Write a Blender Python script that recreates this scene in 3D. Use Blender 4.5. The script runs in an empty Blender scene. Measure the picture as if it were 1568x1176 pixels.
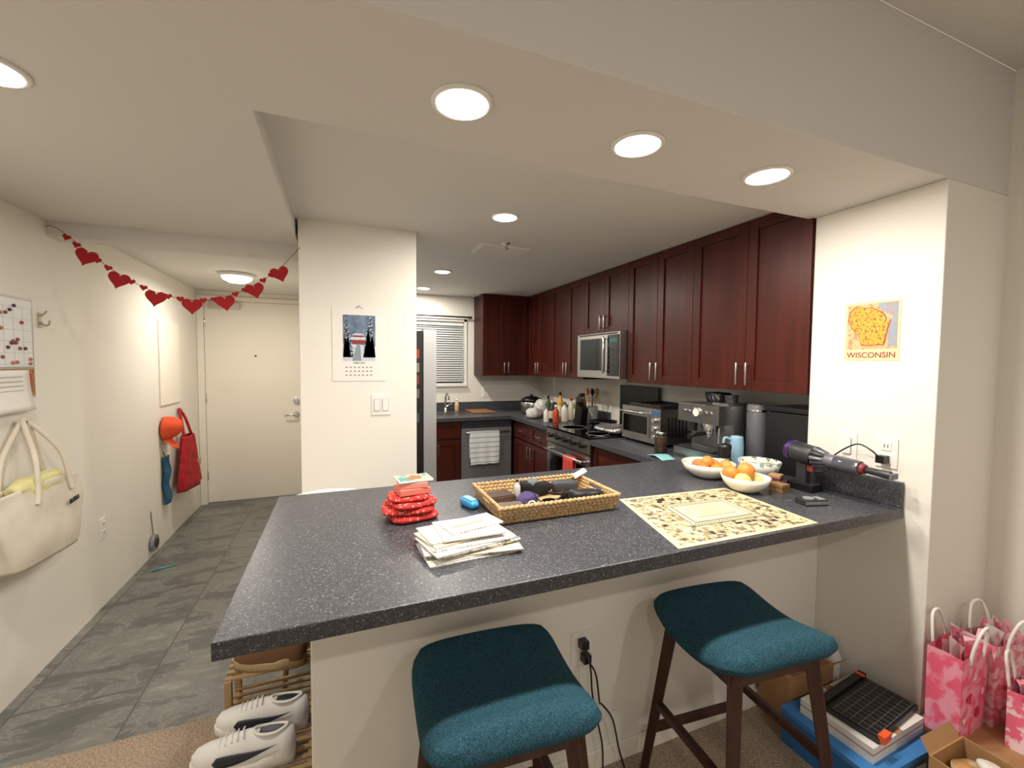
import bpy, bmesh, math, random
from mathutils import Matrix, Vector, noise
random.seed(7)
S=bpy.context.scene
S.view_settings.view_transform='Standard'
pi=math.pi
# ---------------------------------------------------------------- materials
def lin(h):
    if isinstance(h,str):
        h=h.lstrip('#'); c=[int(h[i:i+2],16)/255 for i in (0,2,4)]
        return tuple(((x+.055)/1.055)**2.4 if x>.04045 else x/12.92 for x in c)+(1,)
    return tuple(h)+(1,)
MC={}
def mat(name,col,rough=.5,metal=0,mix=None,bump=None,emis=None,alpha=None,trans=0,coat=0,stretch=(1,1,1),spec=None):
    if name in MC: return MC[name]
    m=bpy.data.materials.new(name); m.use_nodes=True; nt=m.node_tree; N=nt.nodes; L=nt.links
    b=N['Principled BSDF']; b.inputs['Base Color'].default_value=lin(col)
    b.inputs['Roughness'].default_value=rough; b.inputs['Metallic'].default_value=metal
    b.inputs['Transmission Weight'].default_value=trans; b.inputs['Coat Weight'].default_value=coat
    if spec is not None: b.inputs['Specular IOR Level'].default_value=spec
    if mix or bump:
        tc=N.new('ShaderNodeTexCoord'); mp=N.new('ShaderNodeMapping'); mp.inputs['Scale'].default_value=stretch
        L.new(tc.outputs['Object'],mp.inputs[0])
    if mix:  # (scale,col2,lo,hi)
        n=N.new('ShaderNodeTexNoise'); n.inputs['Scale'].default_value=mix[0]; n.inputs['Detail'].default_value=4
        L.new(mp.outputs[0],n.inputs['Vector'])
        r=N.new('ShaderNodeValToRGB'); r.color_ramp.elements[0].position=mix[2]; r.color_ramp.elements[1].position=mix[3]
        r.color_ramp.elements[0].color=lin(col); r.color_ramp.elements[1].color=lin(mix[1])
        L.new(n.outputs['Fac'],r.inputs[0]); L.new(r.outputs[0],b.inputs['Base Color'])
    if bump: # (scale,strength,dist)
        n=N.new('ShaderNodeTexNoise'); n.inputs['Scale'].default_value=bump[0]; n.inputs['Detail'].default_value=3
        L.new(mp.outputs[0],n.inputs['Vector'])
        bp=N.new('ShaderNodeBump'); bp.inputs['Strength'].default_value=bump[1]; bp.inputs['Distance'].default_value=bump[2]
        L.new(n.outputs['Fac'],bp.inputs['Height']); L.new(bp.outputs[0],b.inputs['Normal'])
    if emis:
        b.inputs['Emission Color'].default_value=lin(emis[0]); b.inputs['Emission Strength'].default_value=emis[1]
    MC[name]=m; return m

WALL=mat('wall_paint','#e8e4da',.75,bump=(220,.12,.002))
CEIL=mat('ceiling_paint','#d8d5cf',.8,bump=(160,.15,.002))
WHITE=mat('white_plastic','#ece9e2',.4)
DOORP=mat('door_paint','#f2ecdf',.5)
PAPER=mat('paper','#e8e5de',.8)
STEEL=mat('stainless_steel','#b5b3b0',.28,1,bump=(60,.05,.001),stretch=(1,1,30))
CHROME=mat('chrome','#d5d5d5',.12,1)
BLACK=mat('black_plastic','#121214',.35)
BGLASS=mat('black_glass','#08080a',.08)
DGREY=mat('dark_grey','#2c2d31',.4)
GREY=mat('mid_grey','#8a8c90',.4)
TEALF=mat('teal_fabric','#1b3642',.95,mix=(300,'#35606f',.35,.7),bump=(420,.5,.002),spec=.2)
WALNUT=mat('walnut_wood','#2c1611',.4,mix=(18,'#4a281e',.35,.7),stretch=(1,1,.12))
CHERRY=mat('cherry_wood','#3a1209',.36,mix=(14,'#531c0f',.3,.75),stretch=(1,1,.1),spec=.35)
CHERRYD=mat('cherry_wood_dark','#2c0e08',.4,mix=(14,'#3c160d',.3,.75),stretch=(1,1,.1),spec=.3)
RED=mat('red_felt','#a3141a',.8)
STRAW=mat('seagrass','#a88456',.8,mix=(90,'#ceb284',.35,.65),bump=(200,.5,.002))
ORANGE=mat('orange_peel','#dc8434',.45,mix=(9,'#e69e50',.4,.7),bump=(300,.2,.001))
PEACH=mat('peach_skin','#d4602f',.5,mix=(6,'#e2b058',.4,.6))
LEMON=mat('lemon_skin','#d6cc80',.45,bump=(250,.2,.001))
BOWL=mat('bowl_ceramic','#e6e2d6',.2,coat=.4)
CANVAS=mat('canvas','#dcd5c5',.95,mix=(9,'#d2c9b6',.4,.7),bump=(350,.4,.001))
PINK=mat('pink_paper','#ee6482',.5,mix=(22,'#f3a0b4',.45,.55))
CARD=mat('cardboard','#a98258',.85,bump=(80,.1,.001))
BLUEB=mat('blue_box','#2f6fae',.5)
WOODL=mat('light_wood','#a4703c',.5,mix=(12,'#c08a50',.4,.6),stretch=(1,8,1))

def counter_mat():
    m=bpy.data.materials.new('speckled_laminate'); m.use_nodes=True; N=m.node_tree.nodes; L=m.node_tree.links
    b=N['Principled BSDF']; b.inputs['Roughness'].default_value=.36
    tc=N.new('ShaderNodeTexCoord')
    v=N.new('ShaderNodeTexVoronoi'); v.inputs['Scale'].default_value=360; L.new(tc.outputs['Object'],v.inputs['Vector'])
    sx=N.new('ShaderNodeSeparateColor'); L.new(v.outputs['Color'],sx.inputs[0])
    r=N.new('ShaderNodeValToRGB'); cr=r.color_ramp; cr.interpolation='CONSTANT'
    cr.elements[0].color=lin('#323337'); cr.elements[1].position=.3; cr.elements[1].color=lin('#404247')
    e=cr.elements.new(.72); e.color=lin('#4b4d52')
    e=cr.elements.new(.90); e.color=lin('#5f6166')
    e=cr.elements.new(.975); e.color=lin('#8a8c8f')
    L.new(sx.outputs[0],r.inputs[0]); L.new(r.outputs[0],b.inputs['Base Color'])
    return m
COUNTER=counter_mat()
def tile_mat():
    m=bpy.data.materials.new('slate_tile'); m.use_nodes=True; N=m.node_tree.nodes; L=m.node_tree.links
    b=N['Principled BSDF']; b.inputs['Roughness'].default_value=.42
    tc=N.new('ShaderNodeTexCoord'); mp=N.new('ShaderNodeMapping'); mp.inputs['Rotation'].default_value=(0,0,pi/2)
    L.new(tc.outputs['Object'],mp.inputs[0])
    br=N.new('ShaderNodeTexBrick'); br.inputs['Scale'].default_value=1; br.inputs['Brick Width'].default_value=.9; br.inputs['Row Height'].default_value=.45
    br.inputs['Mortar Size'].default_value=.0035; br.inputs['Color1'].default_value=(0,0,0,1); br.inputs['Color2'].default_value=(1,1,1,1); br.inputs['Mortar'].default_value=(.5,.5,.5,1)
    L.new(mp.outputs[0],br.inputs['Vector'])
    n=N.new('ShaderNodeTexNoise'); n.inputs['Scale'].default_value=3.4; n.inputs['Detail'].default_value=12; n.inputs['Roughness'].default_value=.72; n.inputs['Distortion'].default_value=.6
    mp2=N.new('ShaderNodeMapping'); mp2.inputs['Scale'].default_value=(.7,1.5,1); mp2.inputs['Rotation'].default_value=(0,0,-.5)
    ad=N.new('ShaderNodeMixRGB'); ad.blend_type='ADD'; ad.inputs[0].default_value=1
    L.new(tc.outputs['Object'],ad.inputs[1]); 
    sc=N.new('ShaderNodeMixRGB'); sc.blend_type='MULTIPLY'; sc.inputs[0].default_value=1; sc.inputs[2].default_value=(7,3,0,1)
    L.new(br.outputs['Color'],sc.inputs[1]); L.new(sc.outputs[0],ad.inputs[2])
    L.new(ad.outputs[0],mp2.inputs[0]); L.new(mp2.outputs[0],n.inputs['Vector'])
    r=N.new('ShaderNodeValToRGB'); cr=r.color_ramp; cr.elements[0].position=.30; cr.elements[0].color=lin('#4e4f4b'); cr.elements[1].position=.72; cr.elements[1].color=lin('#a5a49b')
    e=cr.elements.new(.43); e.color=lin('#60615d')
    e=cr.elements.new(.485); e.color=lin('#6a6b67')
    e=cr.elements.new(.50); e.color=lin('#8f8e87')
    e=cr.elements.new(.515); e.color=lin('#6e6f6b')
    e=cr.elements.new(.60); e.color=lin('#7f7f79')
    L.new(n.outputs['Fac'],r.inputs[0])
    mx=N.new('ShaderNodeMixRGB'); L.new(br.outputs['Fac'],mx.inputs[0]); L.new(r.outputs[0],mx.inputs[1]); mx.inputs[2].default_value=lin('#50504d')
    L.new(mx.outputs[0],b.inputs['Base Color'])
    bp=N.new('ShaderNodeBump'); bp.inputs['Strength'].default_value=.25; bp.inputs['Distance'].default_value=.003; L.new(n.outputs['Fac'],bp.inputs['Height']); L.new(bp.outputs[0],b.inputs['Normal'])
    return m
TILE=tile_mat()
CARPET=mat('carpet_pile','#9a8672',.98,mix=(140,'#cdb9a2',.35,.68),bump=(180,1,.012))
# ---------------------------------------------------------------- mesh builder
def FR(o,k,rot=0):
    x,y,z={'mx':((0,-1,0),(0,0,1),(-1,0,0)),'my':((1,0,0),(0,0,1),(0,-1,0)),'px':((0,1,0),(0,0,1),(1,0,0)),'py':((-1,0,0),(0,0,1),(0,1,0)),
           'up':((1,0,0),(0,1,0),(0,0,1)),'dn':((1,0,0),(0,-1,0),(0,0,-1))}[k]
    M=Matrix(((x[0],y[0],z[0],o[0]),(x[1],y[1],z[1],o[1]),(x[2],y[2],z[2],o[2]),(0,0,0,1)))
    return M@Matrix.Rotation(rot,4,'Z')
def T(x,y,z,rz=0,rx=0,ry=0):
    return Matrix.Translation((x,y,z))@Matrix.Rotation(rz,4,'Z')@Matrix.Rotation(ry,4,'Y')@Matrix.Rotation(rx,4,'X')
class MB:
    def __init__(s,name): s.n=name; s.bm=bmesh.new(); s.mats=[]; s.M=Matrix.Identity(4)
    def mi(s,m):
        if m not in s.mats: s.mats.append(m)
        return s.mats.index(m)
    def add(s,vs,fs,m,M=None,smooth=False):
        X=s.M@(M if M is not None else Matrix.Identity(4))
        bv=[s.bm.verts.new(X@Vector(v)) for v in vs]; k=s.mi(m)
        for f in fs:
            try:
                F=s.bm.faces.new([bv[i] for i in f]); F.material_index=k; F.smooth=smooth
            except ValueError: pass
        return bv
    def box(s,x0,x1,y0,y1,z0,z1,m,M=None):
        v=[(x0,y0,z0),(x1,y0,z0),(x1,y1,z0),(x0,y1,z0),(x0,y0,z1),(x1,y0,z1),(x1,y1,z1),(x0,y1,z1)]
        s.add(v,[(3,2,1,0),(4,5,6,7),(0,1,5,4),(1,2,6,5),(2,3,7,6),(3,0,4,7)],m,M); return s
    def prism(s,pts,z0,z1,m,M=None):
        n=len(pts); v=[(x,y,z0) for x,y in pts]+[(x,y,z1) for x,y in pts]
        f=[tuple(range(n))[::-1],tuple(range(n,2*n))]+[(i,(i+1)%n,n+(i+1)%n,n+i) for i in range(n)]
        s.add(v,f,m,M); return s
    def lathe(s,prof,m,M=None,seg=32):
        vs=[];fs=[]
        for r,z in prof:
            for i in range(seg):
                a=2*pi*i/seg; vs.append((max(r,1e-5)*math.cos(a),max(r,1e-5)*math.sin(a),z))
        for j in range(len(prof)-1):
            for i in range(seg):
                k=(i+1)%seg; fs.append((j*seg+i,j*seg+k,(j+1)*seg+k,(j+1)*seg+i))
        fs.append(tuple(range(seg))[::-1]); q=(len(prof)-1)*seg; fs.append(tuple(range(q,q+seg)))
        s.add(vs,fs,m,M,smooth=True); return s
    def cyl(s,p0,p1,r,m,r1=None,seg=20,M=None,rot=0):
        p0=Vector(p0);p1=Vector(p1); d=p1-p0; h=d.length
        Q=Matrix.Translation(p0)@d.to_track_quat('Z','Y').to_matrix().to_4x4()@Matrix.Rotation(rot,4,'Z')
        if M is not None: Q=M@Q
        r1=r if r1 is None else r1
        vs=[(r*math.cos(2*pi*i/seg),r*math.sin(2*pi*i/seg),0) for i in range(seg)]+[(r1*math.cos(2*pi*i/seg),r1*math.sin(2*pi*i/seg),h) for i in range(seg)]
        fs=[tuple(range(seg))[::-1],tuple(range(seg,2*seg))]+[(i,(i+1)%seg,seg+(i+1)%seg,seg+i) for i in range(seg)]
        k=len(s.bm.faces); s.add(vs,fs,m,Q)
        if seg>6:
            for F in list(s.bm.faces)[k+2:]: F.smooth=True
        return s
    def ball(s,c,r,m,M=None,u=16,v=10,jit=0):
        rx,ry,rz=r if isinstance(r,tuple) else (r,r,r)
        vs=[];fs=[]
        for j in range(v+1):
            th=pi*j/v
            for i in range(u):
                a=2*pi*i/u; p=Vector((math.sin(th)*math.cos(a),math.sin(th)*math.sin(a),math.cos(th)))
                k=1+jit*noise.noise(p*1.7+Vector(c)*9)
                vs.append((c[0]+rx*p.x*k,c[1]+ry*p.y*k,c[2]+rz*p.z*k))
        for j in range(v):
            for i in range(u):
                k=(i+1)%u; fs.append((j*u+i,(j+1)*u+i,(j+1)*u+k,j*u+k))
        b=s.add(vs,fs,m,M,smooth=True)
        bmesh.ops.remove_doubles(s.bm,verts=b[:u]+b[-u:],dist=1e-5); return s
    def tube(s,pts,r,m,M=None,seg=8,sm=6,closed=False):
        P=[Vector(p) for p in pts]; n=len(P); Q=[]
        if sm>1 and n>2:
            rng=range(n if closed else n-1)
            for i in rng:
                g=lambda k:P[k%n] if closed else P[min(max(k,0),n-1)]
                a,b,c,d=g(i-1),g(i),g(i+1),g(i+2)
                for q in range(sm):
                    t=q/sm; Q.append(.5*((2*b)+(c-a)*t+(2*a-5*b+4*c-d)*t*t+(3*b-a-3*c+d)*t**3))
            if not closed: Q.append(P[-1])
        else: Q=P
        vs=[];fs=[];n=len(Q);prev=None
        for i,p in enumerate(Q):
            if closed: tg=(Q[(i+1)%n]-Q[i-1])
            else: tg=Q[min(i+1,n-1)]-Q[max(i-1,0)]
            if tg.length<1e-9: tg=Vector((0,0,1))
            tg.normalize()
            if prev is None:
                ref=Vector((0,0,1)) if abs(tg.z)<.9 else Vector((1,0,0)); a=tg.cross(ref).normalized()
            else:
                a=(prev-tg*prev.dot(tg)); a=a.normalized() if a.length>1e-6 else tg.orthogonal().normalized()
            prev=a; b=tg.cross(a)
            rr=r[0]+(r[1]-r[0])*i/max(n-1,1) if isinstance(r,tuple) else r
            for k in range(seg):
                an=2*pi*k/seg; vs.append(p+rr*(math.cos(an)*a+math.sin(an)*b))
        for i in range(n if closed else n-1):
            j=(i+1)%n
            for k in range(seg):
                l=(k+1)%seg; fs.append((i*seg+k,i*seg+l,j*seg+l,j*seg+k))
        if not closed: fs.append(tuple(range(seg))[::-1]); fs.append(tuple(range((n-1)*seg,n*seg)))
        s.add(vs,fs,m,M,smooth=True); return s
    def pad(s,hx,hy,z0,z1,m,M=None,fn=None,n=5,seg=56,rnd=.35,wav=0):
        th=z1-z0; prof=[]
        e=min(hx,hy)*rnd if rnd<1 else .02
        e=min(e,th*1.2)
        for k in range(7):
            a=-pi/2+pi*k/6; prof.append((1-(e/min(hx,hy))*(1-math.cos(a)),(z0+z1)/2+th/2*math.sin(a)))
        ins=[.02,.3,.6,.85]
        lay=[(f*prof[0][0],z0) for f in ins]+prof+[(f*prof[-1][0],z1) for f in ins[::-1]]
        vs=[];fs=[]
        for q,(f,z) in enumerate(lay):
            for i in range(seg):
                a=2*pi*i/seg; c=math.cos(a);d=math.sin(a)
                rr=(abs(c)**n+abs(d)**n)**(-1/n); x=hx*f*c*rr; y=hy*f*d*rr
                zz=z+(fn(x,y) if fn else 0)
                if wav: 
                    w=noise.noise(Vector((x*14,y*14,z*40+hx*50))); x*=1+wav*w; y*=1+wav*w; zz+=wav*.05*w*(1 if z>z0+th*.3 else 0)
                vs.append((x,y,zz))
        for j in range(len(lay)-1):
            for i in range(seg):
                k=(i+1)%seg; fs.append((j*seg+i,j*seg+k,(j+1)*seg+k,(j+1)*seg+i))
        fs.append(tuple(range(seg))[::-1]); q=(len(lay)-1)*seg; fs.append(tuple(range(q,q+seg)))
        s.add(vs,fs,m,M,smooth=True); return s
    def surf(s,fn,nu,nv,m,M=None,th=.002,bands=None):
        vs=[];fs=[];bn=[]
        for side in (0,1):
            for j in range(nv+1):
                for i in range(nu+1):
                    p=Vector(fn(i/nu,j/nv)); du=Vector(fn(min(i/nu+.01,1),j/nv))-Vector(fn(max(i/nu-.01,0),j/nv)); dv=Vector(fn(i/nu,min(j/nv+.01,1)))-Vector(fn(i/nu,max(j/nv-.01,0)))
                    nn=du.cross(dv); nn=nn.normalized() if nn.length>1e-9 else Vector((0,0,1))
                    vs.append(p+nn*(th/2 if side else -th/2))
        w=nu+1;o=(nu+1)*(nv+1)
        for j in range(nv):
            for i in range(nu):
                a=j*w+i; fs.append((a+w,a+w+1,a+1,a)); fs.append((o+a,o+a+1,o+a+w+1,o+a+w)); bn+=[j,j]
        for i in range(nu):
            fs.append((i,i+1,o+i+1,o+i)); a=nv*w+i; fs.append((a+1,a,o+a,o+a+1)); bn+=[0,nv-1]
        for j in range(nv):
            a=j*w; fs.append((a+w,a,o+a,o+a+w)); a=j*w+nu; fs.append((a,a+w,o+a+w,o+a)); bn+=[j,j]
        k=len(s.bm.faces)
        s.add(vs,fs,m,M,smooth=True)
        if bands:
            b2=s.mi(bands[1])
            for F,j in zip(list(s.bm.faces)[k:],bn):
                if bands[0](j): F.material_index=b2
        return s
    def text(s,t,size,m,M,ext=.0006,align='CENTER'):
        c=bpy.data.curves.new('t','FONT'); c.body=t; c.size=size; c.extrude=ext; c.align_x=align
        o=bpy.data.objects.new('t',c); S.collection.objects.link(o)
        dg=bpy.context.evaluated_depsgraph_get(); me=bpy.data.meshes.new_from_object(o.evaluated_get(dg))
        s.add([v.co.copy() for v in me.vertices],[tuple(p.vertices) for p in me.polygons],m,M)
        bpy.data.objects.remove(o); bpy.data.meshes.remove(me); return s
    def done(s,bev=0,seg=2,sub=0):
        bmesh.ops.recalc_face_normals(s.bm,faces=s.bm.faces)
        xs=[v.co for v in s.bm.verts]
        c=Vector(((min(v.x for v in xs)+max(v.x for v in xs))/2,(min(v.y for v in xs)+max(v.y for v in xs))/2,min(v.z for v in xs)))
        for v in s.bm.verts: v.co-=c
        me=bpy.data.meshes.new(s.n); s.bm.to_mesh(me); s.bm.free()
        for m in s.mats: me.materials.append(m)
        o=bpy.data.objects.new(s.n,me); o.location=c; S.collection.objects.link(o)
        if bev:
            b=o.modifiers.new('b','BEVEL'); b.width=bev; b.segments=seg; b.limit_method='ANGLE'; b.angle_limit=.7
        return o
def BX(name,x0,x1,y0,y1,z0,z1,m,bev=0):
    return MB(name).box(x0,x1,y0,y1,z0,z1,m).done(bev)
# ---------------------------------------------------------------- dimensions
XL=-1.32; XW=2.045; XR=2.38; YB=4.9; YH=5.25; ZS=2.15; ZK=2.24; ZH=2.185; ZL=2.63; ZC=.92
YF=.893; YS=1.385; YW=1.36
# ---------------------------------------------------------------- shell
BX('floor_tile',XL-.12,XR+.12,2.06,YH+.12,-.05,0,TILE)
BX('floor_carpet',XL-.12,2.6,-2.6,2.06,-.05,.0,CARPET)
BX('wall_left',XL-.12,XL,-2.6,YH+.12,0,2.75,WALL)
BX('wall_doorside',XL,-1.262,YH,YH+.12,0,2.4,WALL)
BX('wall_jamb',-.348,-.1,YH,YH+.12,0,2.4,WALL)
BX('wall_lintel',-1.262,-.348,YH,YH+.12,2.092,2.4,WALL)
BX('wall_partition',-.195,.435,2.62,2.80,0,2.30,WALL,.004)
BX('wall_corridor',-.195,-.1,2.80,YH,0,2.30,WALL)
m=MB('wall_back')
wx0,wx1,wz0,wz1=.72,1.36,1.24,1.95
m.box(-.1,wx0,YB,YB+.12,0,2.3,WALL).box(wx1,XR+.12,YB,YB+.12,0,2.3,WALL).box(wx0,wx1,YB,YB+.12,0,wz0,WALL).box(wx0,wx1,YB,YB+.12,wz1,2.3,WALL).done()
BX('wall_right',XR,XR+.12,YW,YB,0,2.3,WALL)
BX('wall_wing',XW,2.6,YF,YW,0,ZS,WALL,.004)
BX('wall_living',2.47,2.6,-2.6,YF,0,ZL,WALL)
MB('ceiling_soffit').prism([(XL,YF),(2.6,YF),(2.6,YS),(-.208,YS),(-.208,2.85),(XL,2.85)],ZS,ZL,CEIL).done(.003)
BX('ceiling_beam',XL,-.1,2.85,2.97,ZS-.07,2.5,CEIL,.003)
BX('ceiling_hall',XL,-.1,2.97,YH,ZH,2.5,CEIL)
BX('ceiling_kitchen',-.208,XR,YS,YB,ZK,2.5,CEIL)
BX('ceiling_living',XL-.12,2.6,-2.6,YF,ZL,ZL+.1,CEIL)
BX('wall_peninsula',-.08,XW,1.29,1.42,0,.878,WALL,.004)
BX('baseboard_peninsula',-.08,XW,1.278,1.29,0,.07,DOORP,.003)
# ---------------------------------------------------------------- lights
LENS=mat('lamp_lens','#ffffff',.5,emis=('#fffaf2',25))
def downlight(x,y,z,r=.082,p=12):
    m=MB('recessed_downlight')
    m.lathe([(r*.80,-.001),(r*.84,-.008),(r*.97,-.006),(r,0)],WHITE,T(x,y,z),40)
    m.lathe([(r*.80,-.0015),(r*.79,-.0055),(r*.4,-.009),(0.001,-.010)],LENS,T(x,y,z),40)
    m.done()
    l=bpy.data.lights.new('downlight_lamp','AREA'); l.shape='DISK'; l.size=r*1.4; l.energy=p; l.color=(1,.925,.835)
    o=bpy.data.objects.new('downlight_lamp',l); o.location=(x,y,z-.013); S.collection.objects.link(o)
for x in (.307,.865,1.43): downlight(x,1.13,ZS)
downlight(-.76,1.42,ZS)
for y in (2.16,3.63,4.5): downlight(.82,y,ZK,.075,14)
m=MB('hall_ceiling_light')
m.lathe([(.12,0),(.125,-.02),(.11,-.03)],WHITE,T(-.76,4.15,ZH),36)
m.lathe([(.11,-.028),(.10,-.05),(.06,-.07),(.001,-.078)],mat('dome_lens','#ffffff',.5,emis=('#fff6e8',8)),T(-.76,4.15,ZH),36).done()
l=bpy.data.lights.new('hall_lamp','AREA'); l.shape='DISK'; l.size=.2; l.energy=12; l.color=(1,.91,.80)
o=bpy.data.objects.new('hall_lamp',l); o.location=(-.76,4.15,ZH-.085); S.collection.objects.link(o)
for x,y in ((-.3,-1.2),(1.3,-1.2)):  # added fill lights behind the camera, unseen, built as living room downlights
    downlight(x,y,ZL,.09,11)
w=bpy.data.worlds.new('World'); S.world=w; w.use_nodes=True
w.node_tree.nodes['Background'].inputs[0].default_value=(1,.94,.87,1); w.node_tree.nodes['Background'].inputs[1].default_value=.5
m=MB('ceiling_vent'); m.box(.86,1.20,2.68,2.92,ZK-.008,ZK,WHITE)
for i in range(9): m.box(.88,1.18,2.70+i*.024,2.706+i*.024,ZK-.012,ZK-.008,CEIL)
m.done()
MB('ceiling_sprinkler').lathe([(.03,0),(.03,-.006),(.012,-.01),(.01,-.03),(.018,-.035),(.0,-.036)],CHROME,T(1.0,2.62,ZK)).done()
MB('ceiling_sprinkler').lathe([(.03,0),(.03,-.006),(.012,-.01),(.01,-.04),(.018,-.045),(.0,-.046)],CHROME,T(-.9,4.6,ZH)).done()
# ---------------------------------------------------------------- door
m=MB('door_1'); M=FR((-1.26,YH+.012,0),'my')
m.box(0,.91,.012,2.09,-.035,.0,DOORP,M)
M=FR((-1.26,YH,0),'my')
m.cyl((.45,1.53,-.012),(.45,1.53,-.006),.01,DGREY,M=M)
m.cyl((.83,1.05,-.012),(.83,1.05,.018),.03,CHROME,M=M).cyl((.83,1.05,.018),(.83,1.05,.03),.018,CHROME,M=M)
m.cyl((.83,.90,-.012),(.83,.90,.0),.032,CHROME,M=M).cyl((.83,.90,.0),(.83,.90,.05),.012,CHROME,M=M)
m.tube([(.83,.90,.05),(.79,.90,.055),(.72,.895,.05)],.01,CHROME,M)
m.box(.05,.32,2.01,2.07,-.012,.035,mat('closer_metal','#c9c2b4',.4,.6),M)
for h in (.25,1.05,1.82): m.cyl((.004,h,-.008),(.004,h+.09,-.008),.007,CHROME,M=M)
m.done(.002)
m=MB('trim_door'); m.box(-1.318,-1.262,YH-.018,YH-.0005,0,2.135,DOORP).box(-.348,-.29,YH-.018,YH-.0005,0,2.135,DOORP).box(-1.262,-.348,YH-.018,YH-.0005,2.092,2.135,DOORP).done(.002)
# ---------------------------------------------------------------- window
BL=mat('blind_slat','#c9cbc9',.5)
m=MB('window_1')
m.box(wx0,wx1,YB+.08,YB+.09,wz0,wz1,mat('night_glass','#3a4550',.1))
m.box(wx0-.03,wx0,YB-.012,YB+.02,wz0-.03,wz1+.03,WHITE).box(wx1,wx1+.03,YB-.012,YB+.02,wz0-.03,wz1+.03,WHITE).box(wx0-.03,wx1+.03,YB-.03,YB+.02,wz0-.035,wz0,WHITE).box(wx0-.03,wx1+.03,YB-.012,YB+.02,wz1,wz1+.03,WHITE)
for i in range(26):
    z=wz0+.02+i*.026; m.add([(wx0+.005,YB+.03,z),(wx1-.005,YB+.03,z),(wx1-.005,YB+.05,z+.022),(wx0+.005,YB+.05,z+.022)],[(0,1,2,3)],BL)
m.box(wx0+.002,wx1-.002,YB+.015,YB+.06,wz1-.045,wz1,WHITE)
m.done()
m=MB('curtain_rod'); m.cyl((.6,YB-.05,2.0),(1.42,YB-.05,2.0),.009,DGREY); m.ball((1.43,YB-.05,2.0),.015,DGREY)
m.cyl((1.40,YB-.05,2.0),(1.40,YB,2.0),.006,DGREY).done()
# ---------------------------------------------------------------- cabinets
def shaker(m,M,x0,x1,y0,y1,mt=CHERRY,fw=.055):
    g=.0015; x0+=g;x1-=g;y0+=g;y1-=g
    m.box(x0,x0+fw,y0,y1,0,.02,mt,M).box(x1-fw,x1,y0,y1,0,.02,mt,M).box(x0+fw,x1-fw,y0,y0+fw,0,.02,mt,M).box(x0+fw,x1-fw,y1-fw,y1,0,.02,mt,M)
    m.box(x0+fw,x1-fw,y0+fw,y1-fw,0,.010,mt,M)
def pull(m,M,x,y0,y1):
    m.cyl((x,y0,.048),(x,y1,.048),.006,STEEL,M=M,seg=12)
    for y in (y0+.015,y1-.015): m.cyl((x,y,.018),(x,y,.048),.004,STEEL,M=M,seg=8)
def pullh(m,M,x0,x1,y):
    m.cyl((x0,y,.048),(x1,y,.048),.006,STEEL,M=M,seg=12)
    for x in (x0+.015,x1-.015): m.cyl((x,y,.018),(x,y,.048),.004,STEEL,M=M,seg=8)
XU=2.05
def upper(ys,z0,hand):
    y0,y1=ys[0],ys[-1]
    m=MB('kitchen_wall_cabinet'); m.box(XU,XR-.002,y0+.001,y1-.001,z0,ZK-.003,CHERRYD)
    M=FR((XU,0,0),'mx')
    for i in range(len(ys)-1):
        shaker(m,M,-ys[i+1],-ys[i],z0,ZK-.004)
    for y in hand: pull(m,M,-y,z0+.03,z0+.15)
    m.done(.0015)
ZU=1.335
upper((1.364,1.70,2.08),ZU,(1.67,1.73))
upper((2.08,2.40,2.72),ZU,(2.37,2.43))
upper((2.72,3.035,3.35),1.725,(3.005,3.065))
upper((3.35,3.65,3.99),ZU,(3.62,3.68))
upper((3.99,4.28,4.565),ZU,(4.25,4.31))
m=MB('kitchen_wall_cabinet'); M=FR((0,4.59,0),'my')
m.box(1.48,2.375,4.59,YB-.002,ZU,ZK-.003,CHERRYD); shaker(m,M,1.48,1.755,ZU,ZK-.004); shaker(m,M,1.755,2.03,ZU,ZK-.004)
pull(m,M,1.73,ZU+.03,ZU+.15); pull(m,M,1.78,ZU+.03,ZU+.15); m.done(.0015)
ZBC=.879
def base_x(y0,y1,cols):
    m=MB('kitchen_base_cabinet'); m.box(1.75,XR-.002,y0,y1,.1,ZBC,CHERRYD).box(1.80,XR-.002,y0,y1,0,.1,BLACK)
    M=FR((1.75,0,0),'mx')
    for a,b in zip(cols[:-1],cols[1:]):
        shaker(m,M,-b,-a,.70,ZBC-.01,fw=.035); pullh(m,M,-(a+b)/2-.06,-(a+b)/2+.06,.79)
        shaker(m,M,-b,-a,.11,.69)
        pull(m,M,-(a+.04) if a!=cols[0] else -(b-.04),.54,.66)
    m.done(.0015)
base_x(1.99,2.695,(1.99,2.695))
base_x(3.425,YB-.002,(3.425,3.80,4.24))
m=MB('kitchen_base_cabinet'); M=FR((0,4.30,0),'my'); m.box(.62,1.155,4.30,YB-.002,.1,ZBC,CHERRYD).box(.62,1.155,4.36,YB-.002,0,.1,BLACK)
for a,b in ((.62,.89),(.89,1.155)):
    shaker(m,M,a,b,.70,ZBC-.01,fw=.035); shaker(m,M,a,b,.11,.69)
pull(m,M,.86,.54,.66); pull(m,M,.92,.54,.66); m.done(.0015)
m=MB('peninsula_base_cabinet'); M=FR((0,1.93,0),'py'); m.box(-.07,1.70,1.422,1.93,.1,ZBC,CHERRYD).box(-.07,1.70,1.422,1.88,0,.1,BLACK)
for i in range(4):
    a=-1.69+i*.43; shaker(m,M,a,a+.42,.11,ZBC-.01)
m.done(.0015)
m=MB('kitchen_countertop')
m.prism([(-.238,.98),(XW-.001,.975),(XW-.001,YW+.002),(XR-.001,YW+.002),(XR-.001,2.70),(1.70,2.70),(1.70,1.975),(-.232,1.975)],.88,ZC,COUNTER).done(.003)
m=MB('kitchen_countertop')
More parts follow.
